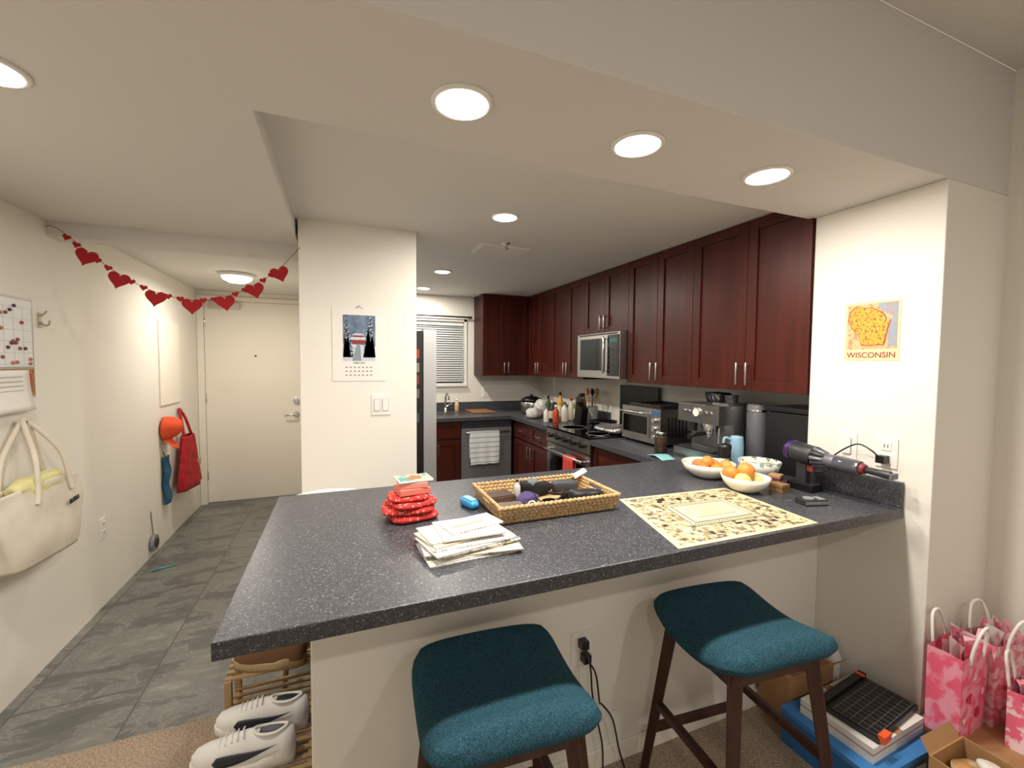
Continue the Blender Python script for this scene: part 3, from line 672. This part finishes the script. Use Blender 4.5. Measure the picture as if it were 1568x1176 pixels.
for i in range(64):
    u=random.uniform(.04,.88); v_=random.choice([random.uniform(.05,.2),random.uniform(.76,.88)]) if .2<u<.76 else random.uniform(.05,.88)
    w_=random.uniform(.03,.08); h_=random.uniform(.03,.07)
    q4(u,u+w_,v_,v_+h_,Z+.0023,Z+.0026,random.choice([CRM,CRM,TAN]))
    for k in range(4): q4(u+.004,u+w_*random.uniform(.6,.95),v_+h_*(.10+.22*k),v_+h_*(.20+.22*k),Z+.0026,Z+.0028,INK)
q4(.25,.77,.26,.74,Z+.0028,Z+.0030,INK); q4(.257,.763,.272,.728,Z+.0030,Z+.0032,CRM); q4(.285,.735,.315,.685,Z+.0032,Z+.0034,INK); q4(.294,.726,.33,.67,Z+.0034,Z+.0036,CRM)
for i in range(22):
    u=.265+.022*i; q4(u,u+.013,.283,.303,Z+.0032,Z+.0034,INK); q4(u,u+.013,.697,.714,Z+.0032,Z+.0034,INK)
q4(.36,.66,.40,.60,Z+.0036,Z+.0038,INK); q4(.364,.656,.408,.592,Z+.0038,Z+.004,CRM)
for k in range(5): q4(.40,.62-.02*(k%2),.43+.03*k,.44+.03*k,Z+.004,Z+.0042,TAN)
m.done()
# bowls
def bowl(name,x,y,r,h,mt):
    m=MB(name); t=.006
    m.lathe([(r*.45,0),(r*.5,.0),(r*.62,h*.12),(r*.88,h*.5),(r,h),(r-t,h),(r*.84,h*.52),(r*.55,h*.18),(0.001,h*.12)],mt,T(x,y,Z),48); return m
def fr(m,x,y,z,r,mt,sq=(1,1,1)):
    m.ball((0,0,0),(r*sq[0],r*sq[1],r*sq[2]),mt,T(x,y,z,random.random()*3),20,14,jit=.06); m.cyl((0,0,r*sq[2]*.97),(0,0,r*sq[2]*1.03),.003,mat('stem','#5a6a2a',.8),M=T(x,y,z),seg=6)
m=bowl('fruit_bowl',1.70,1.63,.125,.07,BOWL)
for dx,dy,dz,mt in ((-.055,-.02,.045,PEACH),(.0,-.055,.045,ORANGE),(.05,.01,.045,ORANGE),(-.015,.05,.045,PEACH),(-.005,-.0,.07,ORANGE),(.06,-.05,.055,PEACH)): fr(m,1.70+dx,1.63+dy,Z+dz,.031,mt)
m.done()
m=bowl('fruit_bowl',1.66,1.385,.10,.065,BOWL)
for dx,dy,dz,mt,rr in ((-.04,-.02,.05,LEMON,.034),(.04,-.015,.045,LEMON,.03),(.0,.04,.05,ORANGE,.037),(-.005,-.005,.088,ORANGE,.037),(.045,.035,.06,PEACH,.03),(-.045,.04,.07,ORANGE,.034)): fr(m,1.66+dx,1.385+dy,Z+dz,rr,mt)
m.done()
m=bowl('salad_bowl',1.915,1.52,.095,.085,mat('speckled_bowl','#dfe0d8',.2,mix=(40,'#7a8a7a',.55,.6)))
m.pad(.07,.06,.03,.075,mat('green_leaf','#8a9a5a',.7,mix=(40,'#d8d4c4',.45,.55)),T(1.915,1.52,Z),wav=.3,n=2.4); m.done()
m=MB('spice_box'); m.box(-.03,.03,-.025,.025,0,.055,mat('tan_box','#a8855a',.6),T(1.85,1.385,Z,.4)); m.box(-.031,.031,-.026,.026,.03,.045,mat('wine_box','#6a2a3a',.6),T(1.85,1.385,Z,.4)); m.done(.002)
m=MB('spice_box'); m.box(-.028,.028,-.028,.028,0,.035,mat('brown_box','#8a6a44',.6),T(1.79,1.32,Z,.1)); m.box(-.029,.029,-.029,.029,.022,.0235,DGREY,T(1.79,1.32,Z,.1)).done(.002)
# vacuum
m=MB('handheld_vacuum'); PUR=mat('purple_metal','#4a3070',.3,.5); VG=mat('vac_grey','#6e6e76',.35,.4)
s_=.86; m.M=Matrix.Translation((1.925,1.22,Z))@Matrix.Scale(s_,4)@Matrix.Translation((0,-1.20,-Z)); X=0; H=Z+.18
m.box(X-.045,X+.045,1.23,1.36,Z,Z+.04,BLACK)
m.box(X-.02,X+.02,1.28,1.33,Z+.03,Z+.15,DGREY)
m.cyl((X,1.25,H),(X,1.37,H+.015),.052,DGREY,seg=32)
m.cyl((X,1.37,H+.015),(X,1.385,H+.017),.049,PUR,seg=32)
m.cyl((X,1.355,H+.013),(X,1.365,H+.014),.055,PUR,seg=32)
for i in range(10):
    a=2*pi*i/10; m.cyl((X+.042*math.cos(a),1.25,H+.042*math.sin(a)),(X+.028*math.cos(a),1.19,H-.003+.028*math.sin(a)),.013,VG if i%2 else DGREY,r1=.008,seg=10)
m.cyl((X,1.26,H),(X,1.14,H-.008),.033,VG,seg=28)
m.cyl((X,1.15,H-.008),(X,1.04,H-.012),.037,mat('smoke_bin','#55555c',.1,.2),r1=.033,seg=28)
m.cyl((X,1.04,H-.012),(X,1.02,H-.014),.028,mat('dull_red','#7a2a30',.5),r1=.022,seg=20)
m.cyl((X,1.02,H-.014),(X,.92,H-.018),.015,DGREY,r1=.018,seg=20)
m.box(X-.022,X+.022,.905,.92,H-.032,H-.006,VG)
m.tube([(X,1.30,Z+.12),(X,1.22,Z+.11),(X,1.17,Z+.15)],.009,DGREY)
m.box(X-.012,X+.012,1.25,1.30,Z+.10,Z+.15,mat('trigger','#8a3a3a',.4))
m.done(.004)
m=MB('power_cord')
m.box(XW-.045,XW-.010,1.045,1.075,1.085,1.115,BLACK); m.tube([(XW-.04,1.06,1.10),(XW-.055,1.08,1.13),(XW-.055,1.13,1.15),(XW-.04,1.19,1.12),(XW-.03,1.25,1.07),(XW-.03,1.30,1.03)],.003,BLACK); m.done()
m=MB('pocket_camera'); M=T(1.75,1.155,Z,-.25); m.box(-.05,.05,-.028,.028,0,.02,DGREY,M).cyl((-.015,0,.02),(-.015,0,.026),.02,GREY,M=M).box(.02,.045,-.02,.02,.02,.023,GREY,M).box(-.05,.05,-.030,-.028,.004,.016,CHROME,M).done(.004)
for o in S.objects:
    if o not in BEFORE: o.location.y-=.018
# ---------------------------------------------------------------- kitchen right-run items
m=MB('toaster_oven'); y0,y1=2.25,2.66; X0=1.95; M=FR((X0,0,0),'mx'); z0=Z+.02
m.box(X0,2.30,y0,y1,z0,z0+.235,STEEL)
for x in (X0+.03,2.27):
    for y in (y0+.03,y1-.03): m.cyl((x,y,Z),(x,y,z0),.014,BLACK)
m.box(-y1+.015,-y0-.10,z0+.035,z0+.20,0,.012,STEEL,M).box(-y1+.035,-y0-.12,z0+.055,z0+.175,.012,.014,BGLASS,M)
m.cyl((-y1+.03,z0+.20,.04),(-y0-.115,z0+.20,.04),.008,CHROME,M=M)
for y in (-y1+.05,-y0-.135): m.cyl((y,z0+.20,.01),(y,z0+.20,.04),.006,CHROME,M=M)
for k in range(3): m.cyl((-y0-.05,z0+.05+k*.055,0),(-y0-.05,z0+.05+k*.055,.022),.017,CHROME,M=M)
m.box(-y0-.085,-y0-.015,z0+.19,z0+.222,0,.003,mat('lcd','#2a4a6a',.2,emis=('#6aa0d0',.15)),M)
for k in range(6): m.box(X0+.06+k*.03,X0+.075+k*.03,y0-.0015,y0,z0+.05,z0+.18,BLACK)
m.done(.006,3)
m=MB('baking_tray'); zt=z0+.236; m.box(1.98,2.27,2.28,2.60,zt,zt+.005,BLACK).box(1.975,1.985,2.28,2.60,zt,zt+.022,BLACK).box(2.265,2.275,2.28,2.60,zt,zt+.022,BLACK).box(1.98,2.27,2.27,2.28,zt,zt+.022,BLACK).box(1.98,2.27,2.6,2.61,zt,zt+.022,BLACK).done(.002)
m=MB('espresso_machine'); y0,y1=1.75,2.05; X0=1.90; M=FR((X0,0,0),'mx')
m.box(X0-.02,2.25,y0,y1,Z,Z+.065,STEEL); m.box(X0-.015,X0+.11,y0+.02,y1-.02,Z+.065,Z+.072,BLACK)
m.box(X0+.12,2.25,y0,y1,Z+.065,Z+.22,STEEL); m.box(X0+.01,2.25,y0,y1,Z+.22,Z+.325,STEEL)
for k in range(8): m.box(X0-.01+k*.014,X0-.005+k*.014,y0+.03,y1-.03,Z+.072,Z+.076,CHROME)
gx=X0+.07
m.cyl((gx,1.87,Z+.17),(gx,1.87,Z+.22),.036,CHROME,seg=28); m.cyl((gx,1.87,Z+.155),(gx,1.87,Z+.172),.032,CHROME,seg=28); m.tube([(gx-.03,1.87,Z+.163),(gx-.10,1.87,Z+.160),(gx-.15,1.87,Z+.15)],.014,BLACK)
m.cyl((gx,1.87,Z+.13),(gx,1.87,Z+.155),.010,CHROME)
m.cyl((gx,1.99,Z+.16),(gx,1.99,Z+.22),.026,DGREY); m.tube([(gx,1.78,Z+.23),(gx-.03,1.77,Z+.2),(gx-.035,1.77,Z+.10)],.005,CHROME)
M2=FR((X0+.01,0,0),'mx')
m.cyl((-1.90,Z+.28,0),(-1.90,Z+.28,.012),.028,CHROME,M=M2,seg=28).cyl((-1.90,Z+.28,.012),(-1.90,Z+.28,.013),.023,PAPER,M=M2,seg=28)
for y in (-2.0,-1.965,-1.84,-1.805): m.cyl((y,Z+.28,0),(y,Z+.28,.008),.011,CHROME,M=M2)
m.lathe([(.055,.325),(.06,.33),(.075,.38),(.07,.385),(.0,.39)],mat('smoke_hopper','#26262a',.12),T(2.14,1.97,Z),32)
m.box(2.0,2.2,1.77,1.88,Z+.325,Z+.335,STEEL); m.lathe([(.03,.335),(.034,.345),(.036,.38),(.033,.38),(.03,.345),(.001,.34)],DGREY,T(2.08,1.82,Z),24)
m.done(.004)
m=MB('glass_jar'); GL=mat('jar_glass','#3a2a20',.08); m.lathe([(.035,0),(.038,.01),(.038,.10),(.03,.115)],GL,T(1.87,2.15,Z)); m.lathe([(.032,.113),(.032,.135),(.0,.136)],CHROME,T(1.87,2.15,Z)).done()
m=MB('folded_paper'); m.surf(lambda u,v:(1.72+.10*u+.02*v,1.96+.16*v,Z+.002+.012*math.sin(pi*v)**2),6,10,mat('aqua_paper','#8fc8cc',.7),th=.001); m.done()
m=MB('coffee_grinder'); m.lathe([(.032,0),(.034,.01),(.031,.06),(.031,.11),(.034,.12),(.032,.14),(.0,.145)],BLACK,T(1.865,1.665,Z)); m.lathe([(.0345,.055),(.035,.06),(.035,.065),(.0345,.07)],CHROME,T(1.865,1.665,Z)).done()
m=MB('water_pitcher'); KB=mat('pale_blue','#8fb4cc',.35); m.lathe([(.034,0),(.036,.01),(.036,.12),(.032,.16),(.03,.17),(.0,.175)],KB,T(1.985,1.695,Z)); m.tube([(1.96,1.705,Z+.15),(1.925,1.72,Z+.16),(1.922,1.72,Z+.10),(1.95,1.705,Z+.04)],.007,KB); m.done()
m=MB('paper_towel_canister'); m.lathe([(.05,0),(.052,.005),(.052,.33),(.046,.34),(.0,.34)],mat('canister_grey','#5a5c60',.4),T(2.12,1.685,Z)); m.lathe([(.053,.30),(.054,.302),(.054,.31),(.053,.312)],CHROME,T(2.12,1.685,Z)); m.done()
m=MB('bread_box'); m.box(2.09,2.34,1.372,1.61,Z,Z+.31,mat('matte_black','#101113',.5)); m.box(2.085,2.345,1.368,1.614,Z+.315,Z+.34,BLACK); m.box(2.10,2.33,1.38,1.60,Z+.31,Z+.316,BLACK); m.done(.01,3)
m=MB('stove_cover'); m.box(2.33,2.345,2.72,3.22,.9295,1.29,BLACK).done(.004)
m=MB('rice_cooker'); m.lathe([(.10,0),(.115,.01),(.12,.12),(.115,.13)],STEEL,T(2.0,4.40,Z)); m.lathe([(.118,.13),(.11,.16),(.06,.185),(.015,.19),(.015,.21),(.0,.212)],BLACK,T(2.0,4.40,Z)).done()
PB=mat('white_bag','#dcdad6',.3,mix=(30,'#b8b6b2',.4,.6))
m=MB('grocery_bag'); m.pad(.11,.09,0,.17,PB,T(2.02,4.12,Z),wav=.3,n=2.6,rnd=.6); m.done()
m=MB('grocery_bag'); m.pad(.09,.07,0,.10,PB,T(1.84,3.98,Z,.4),wav=.3,n=2.6,rnd=.6); m.done()
m=MB('fruit_package'); m.box(-.08,.08,-.06,.06,0,.07,mat('pkg_pink','#c08a80',.4),T(2.15,3.90,Z,.2)); m.box(-.082,.082,-.062,.062,.07,.078,PAPER,T(2.15,3.90,Z,.2)); m.done(.004)
items=[(1.92,3.82,.03,.24,'#3a4a1a','#202020'),(2.02,3.76,.032,.28,'#c9a03a','#1a1a1a'),(2.12,3.72,.03,.22,'#e8e2d0','#c03a2a'),(1.90,3.70,.028,.20,'#2a2a2c','#d8d8d8'),(2.00,3.63,.035,.19,'#d8d4c8','#3a6a4a'),(2.20,3.66,.032,.27,'#5a2a18','#202020'),(1.88,3.58,.03,.17,'#b84a30','#ffffff'),(2.10,3.58,.03,.25,'#6a7a3a','#c8a040'),(1.82,3.66,.026,.15,'#e0dcd0','#4a8ac0'),(2.28,3.75,.03,.26,'#8a5a2a','#202020')]
for i,(x,y,r,h,c,k) in enumerate(items): bottle(('oil_bottle','sauce_bottle','spice_jar')[i%3],x,y,Z,r,h,c,k,lab='#d8cfb8' if i%2 else None)
m=MB('utensil_crock'); m.lathe([(.05,0),(.055,.01),(.055,.15),(.05,.15),(.048,.02),(.001,.018)],mat('crock','#8a8a86',.3),T(2.24,3.53,Z))
for i in range(6):
    a=i*1.05; m.cyl((2.24+.01*math.cos(a),3.53+.01*math.sin(a),Z+.02),(2.24+.05*math.cos(a),3.53+.05*math.sin(a),Z+.27),.006,WOODL if i%2 else BLACK,seg=8); m.ball((2.24+.054*math.cos(a),3.53+.054*math.sin(a),Z+.29),(.022,.01,.032),WOODL if i%2 else BLACK,None,10,8)
m.done()
m=MB('knife_block'); M=T(2.08,3.47,Z,pi/2); m.prism([(-.05,0),(.07,0),(.03,.20),(-.08,.14)],-.035,.035,BLACK,M@Matrix.Rotation(pi/2,4,'X'))
for k in range(4): m.cyl((0,-.06+.02*k,.17+.012*k),(0,-.09+.02*k,.24+.012*k),.007,DGREY,M=T(2.08,3.47,Z,0)@T(0,0,0,pi),seg=8)
m.done(.003)
m=MB('frying_pan'); zt=.9305; m.lathe([(.09,0),(.10,.004),(.125,.045),(.121,.045),(.095,.008),(.001,.006)],BLACK,T(2.16,3.22,zt)); m.tube([(2.06,3.15,zt+.04),(1.96,3.08,zt+.055),(1.90,3.04,zt+.06)],.011,BLACK); m.done()
m=MB('foil_wrapped_tray'); FO=mat('foil','#c9c7c4',.25,.8,bump=(60,.8,.01)); m.pad(.13,.15,0,.05,FO,T(2.06,2.90,zt),wav=.15,n=4); m.done()
# ---------------------------------------------------------------- shoes & rack
ZR=.115; ZT=.265
m=MB('shoe_rack'); WL=mat('rack_wood','#a88a62',.6)
for x in (-.40,-.105):
    for y in (1.50,2.04): m.box(x-.012,x+.012,y-.012,y+.012,0,ZR-.005 if y<1.6 else ZT-.005,WL)
    m.box(x-.012,x+.012,1.86,1.884,ZR-.005,ZT-.005,WL)
    m.box(x-.008,x+.008,1.50,2.04,ZR-.03,ZR-.01,WL); m.box(x-.008,x+.008,1.87,2.04,ZT-.03,ZT-.01,WL)
for i in range(14): m.box(-.412,-.093,1.505+i*.04,1.522+i*.04,ZR-.01,ZR,WL)
for i in range(5): m.box(-.412,-.093,1.87+i*.038,1.89+i*.038,ZT-.01,ZT,WL)
m.done(.002)
def shoe(name,M,up,sole,acc,L=.29,swoosh=None):
    m=MB(name)
    n=40; pts=[]
    for i in range(n):
        a=2*pi*i/n; t=(1-math.cos(a))/2; s=math.sin(a); w=(.040+.012*t)*(abs(s)**.55)*(1 if s>0 else -1); pts.append(((t-.5)*L,w))
    lay=[(0,.95,0),(.012,1.03,0),(.03,1.04,0),(.034,.99,0)]
    vs=[];fs=[]
    for z,k,_ in lay:
        for x,y in pts: vs.append((x*(.98+.02*k),y*k,z+.02*max(0,(x/L))**2*2+(.012 if x<-L*.2 else 0)*(1 if z>.01 else 0)))
    for j in range(3):
        for i in range(n): k=(i+1)%n; fs.append((j*n+i,j*n+k,(j+1)*n+k,(j+1)*n+i))
    fs.append(tuple(range(n))[::-1]); fs.append(tuple(range(3*n,4*n))); m.add(vs,fs,sole,M,smooth=True)
    st=[(-.5,.035,.0,.068),(-.47,.034,.032,.080),(-.38,.034,.038,.078),(-.22,.034,.039,.072),(-.05,.034,.042,.084),(.08,.034,.045,.075),(.22,.036,.048,.056),(.36,.038,.043,.044),(.46,.040,.030,.030),(.5,.045,.004,.008)]
    vs=[];fs=[];k=16
    for t,z0,w,h in st:
        for i in range(k):
            a=pi*i/(k-1); vs.append((t*L,w*math.cos(a)*(1-.25*math.sin(a)**3 if h>.06 else 1),z0+(h if w else .04)*max(0,math.sin(a))**.8))
    for j in range(len(st)-1):
        for i in range(k-1): fs.append((j*k+i,(j+1)*k+i,(j+1)*k+i+1,j*k+i+1))
    m.add(vs,fs,up,M,smooth=True)
    m.pad(.042,.017,.104,.113,acc,M@T(-.088,0,0,0,0,.02),n=2.4)
    m.tube([(-.135,0,.120),(-.10,.020,.110),(-.05,.018,.110),(-.03,0,.118),(-.05,-.018,.110),(-.10,-.020,.110)],.005,up,M,closed=True)
    for q in range(5): m.tube([(-.005+q*.018,.024,.110-q*.006),(.002+q*.018,0,.120-q*.007),(.008+q*.018,-.024,.110-q*.006)],.003,up if swoosh else acc,M,seg=6)
    if swoosh:
        for sg in (1,-1):
            def sf(u,v):
                x=-.11+.19*u; c=.058+.026*(1-u)**2.2-.004*u; hw=.021*math.sin(pi*min(1,(u+.05)*.75))*(u+.1)
                z=c+(v-.5)*2*hw if u<.97 else c
                w=.0425+.004*u; rel=min(.95,max(0,(z-.034)/.08)); return (x,sg*(w*math.sqrt(1-rel**2*.75)+.003),z)
            m.surf(sf,16,4,swoosh,M,.002)
    m.done()
SW=mat('sneaker_white','#e4e2dd',.6); SOL=mat('sneaker_sole','#efede8',.5); NAV=mat('swoosh_navy','#2b3038',.5)
shoe('sneaker',T(-.305,1.63,ZR+.0005,2.95),SW,SOL,DGREY,L=.32,swoosh=NAV)
shoe('sneaker',T(-.27,1.77,ZR+.0005,2.90),SW,SOL,DGREY,L=.32,swoosh=NAV)
BR=mat('brown_suede','#6a4a30',.9)
shoe('loafer',T(-.26,1.905,ZT+.0005,2.85),BR,mat('gum_sole','#a8906a',.6),mat('shoe_lining','#3a2a1c',.9),L=.27)
shoe('loafer',T(-.245,2.01,ZT+.0005,2.9),mat('tan_suede','#9a7a52',.9),MC['gum_sole'],MC['shoe_lining'],L=.27)
# ---------------------------------------------------------------- pony wall plugs & cords
m=MB('charger_cord'); y=1.281
for z,x in ((.495,.785),(.443,.795)): m.box(x-.014,x+.014,y-.03,y-.001,z-.014,z+.014,BLACK)
m.tube([(.785,1.255,.49),(.785,1.22,.44),(.80,1.23,.34),(.84,1.25,.2),(.86,1.25,.1),(.83,1.21,.012),(.75,1.15,.006)],.0032,BLACK)
m.tube([(.795,1.255,.44),(.80,1.21,.42),(.83,1.23,.30),(.86,1.26,.26),(.90,1.25,.2),(.93,1.25,.08),(.95,1.24,.006)],.0032,BLACK)
m.done()
m=MB('shoe_cord'); m.tube([(-.40,1.30,.006),(-.33,1.40,.006),(-.28,1.34,.006),(-.20,1.38,.006),(-.15,1.30,.006)],.003,BLACK); m.done()
# ---------------------------------------------------------------- clutter right
m=MB('storage_box'); m.box(1.60,1.97,.80,1.12,.0,.13,BLUEB); m.box(1.595,1.975,.795,1.125,.12,.14,mat('blue_lid','#3f86c8',.4)); m.box(1.68,1.88,.796,.80,.03,.10,PAPER); m.done(.006)
m=MB('shipping_box'); m.box(-.16,.16,-.12,.12,0,.055,PAPER,T(1.80,.96,.1405,.04)); m.box(-.161,.161,-.121,.121,.03,.034,CARD,T(1.80,.96,.1405,.04)); m.box(-.02,.02,-.121,.121,.055,.0555,CARD,T(1.80,.96,.1405,.04)); m.done(.002)
m=MB('cardboard_box'); m.box(1.66,1.93,1.135,1.27,.0,.22,CARD); m.add([(1.66,1.135,.22),(1.93,1.135,.22),(1.95,1.08,.27),(1.64,1.08,.27)],[(0,1,2,3)],CARD); m.box(1.69,1.91,1.14,1.265,.221,.224,mat('brown_paper','#8a5a44',.8)); m.done(.002)
m=MB('paper_trimmer'); M=T(1.82,.95,.197,.12); m.box(-.155,.155,-.095,.095,0,.018,DGREY,M).box(-.15,.15,-.09,.06,.018,.021,BLACK,M)
for i in range(12): m.box(-.145+i*.026,-.144+i*.026,-.088,.058,.021,.0215,GREY,M)
for i in range(6): m.box(-.145,.145,-.085+i*.026,-.084+i*.026,.021,.0215,GREY,M)
m.box(-.155,.155,.066,.092,.018,.035,BLACK,M).box(-.15,-.10,-.11,-.09,.005,.03,mat('orange_p','#f0602a',.4),M).box(.12,.13,.06,.095,.035,.04,MC['orange_p'],M).done(.003)
m=MB('tissue_paper'); m.pad(.033,.05,0,.27,PAPER,T(1.995,1.20,0),wav=.3,n=3,rnd=.5); m.done()
def gift(x,y,z,w,d,h,rt,mt,name='gift_bag'):
    m=MB(name); M=T(x,y,z,rt)
    v=[(-w/2,-d/2,0),(w/2,-d/2,0),(w/2,d/2,0),(-w/2,d/2,0),(-w/2*1.03,-d/2*1.05,h),(w/2*1.03,-d/2*1.05,h*.99),(w/2*1.03,d/2*1.05,h),(-w/2*1.03,d/2*1.05,h*1.01),(-w/2*.95,0,h*.5),(w/2*.95,0,h*.5),(-w/2*.92,0,h),(w/2*.92,0,h)]
    m.add(v,[(3,2,1,0),(0,1,5,4),(2,3,7,6),(1,9,11,5),(9,2,6,11),(1,2,9),(3,8,10,7),(8,0,4,10),(3,0,8)],mt,M)
    for sy in (-1,1): m.tube([(-w*.25,sy*d/2*1.07,h*.9),(-w*.24,sy*(d/2+.01),h+.03),(-w*.12,sy*(d/2+.02),h+.09),(w*.12,sy*(d/2+.02),h+.09),(w*.24,sy*(d/2+.01),h+.03),(w*.25,sy*d/2*1.07,h*.9)],.005,WHITE,M)
    random.seed(int(x*100))
    for k in range(9): 
        a=k*.9; c=(w*.28*math.cos(a),d*.25*math.sin(a)); m.add([(c[0]-.03,c[1],h*.7),(c[0]+.03,c[1]+.01,h*.7),(c[0]+.04,c[1]-.01,h*random.uniform(.98,1.1)),(c[0]-.01,c[1]+.015,h*random.uniform(1.05,1.22)),(c[0]-.045,c[1],h*random.uniform(.95,1.1))],[(0,1,2,3,4)],(mat('tissue_pink','#f4b8c4',.7),PAPER,mt)[k%3],M)
    for q in range(5): m.prism(heart(.014+.006*(q%2)),0,.0015,(mat('bag_heart','#f7d4dc',.6),mat('bag_red','#c8304a',.6))[q%2],M@FR((-w*.35+q*w*.17,-d/2*1.05,h*(.25+.45*((q*7)%3)/2)),'my',q*.4))
    m.done()
BX('cardboard_carton',2.0,2.42,.60,.875,0,.17,CARD,.004)
gift(2.065,.805,.1705,.20,.09,.30,.06,PINK)
gift(2.28,.78,.1705,.19,.10,.30,-.2,mat('pink_paper_b','#ea7f96',.5,mix=(40,'#f2ccd4',.45,.55)))
gift(2.20,.665,.1705,.16,.08,.20,.15,mat('pink_paper_c','#ec6f8a',.5,mix=(30,'#f8dfe2',.48,.56)))
m=MB('greeting_letter'); m.surf(lambda u,v:(1.995+.10*u,.592-.02*v,.03+.24*v+.02*math.sin(u*3)),6,6,PAPER,th=.001); m.done()
m=MB('open_carton'); bx,by=1.87,.655
m.box(bx-.10,bx+.10,by-.09,by+.09,0,.10,CARD); 
m.box(bx-.10,bx-.095,by-.09,by+.09,.10,.21,CARD).box(bx+.095,bx+.10,by-.09,by+.09,.10,.21,CARD).box(bx-.095,bx+.095,by-.09,by-.085,.10,.21,CARD).box(bx-.095,bx+.095,by+.085,by+.09,.10,.21,CARD)
m.add([(bx-.10,by+.09,.21),(bx+.085,by+.09,.21),(bx+.08,by+.115,.25),(bx-.10,by+.115,.25)],[(0,1,2,3)],CARD)
m.pad(.08,.07,.10,.19,mat('bun_bag','#c99a62',.35,mix=(14,'#e4d2b4',.45,.6)),T(bx,by,0,.3),wav=.3,n=2.6,rnd=.6); m.pad(.05,.04,.18,.215,PAPER,T(bx+.03,by-.02,0,.8),wav=.35,n=2.4); m.done()
m=MB('round_wooden_stool'); m.lathe([(.13,.56),(.14,.565),(.14,.59),(.13,.598),(.0,.599)],WOODL,T(2.32,.42,0),40)
for i in range(3):
    a=i*2.1+.5; m.cyl((2.32+.12*math.cos(a),.42+.12*math.sin(a),0),(2.32+.08*math.cos(a),.42+.08*math.sin(a),.565),.014,WOODL)
m.done()
# ---------------------------------------------------------------- camera
psi=math.radians(21.86); th=math.radians(2.68); rho=math.radians(.45)
f=Vector((math.sin(psi)*math.cos(th),math.cos(psi)*math.cos(th),-math.sin(th))); r0=Vector((math.cos(psi),-math.sin(psi),0)); u0=r0.cross(f)
u=math.cos(rho)*u0-math.sin(rho)*r0; r=math.cos(rho)*r0+math.sin(rho)*u0
c=bpy.data.cameras.new('camera'); c.lens=15.22; c.sensor_width=36; c.clip_start=.02
co=bpy.data.objects.new('camera',c); S.collection.objects.link(co)
co.matrix_world=Matrix(((r.x,u.x,-f.x,0),(r.y,u.y,-f.y,0),(r.z,u.z,-f.z,1.47),(0,0,0,1)))
S.camera=co
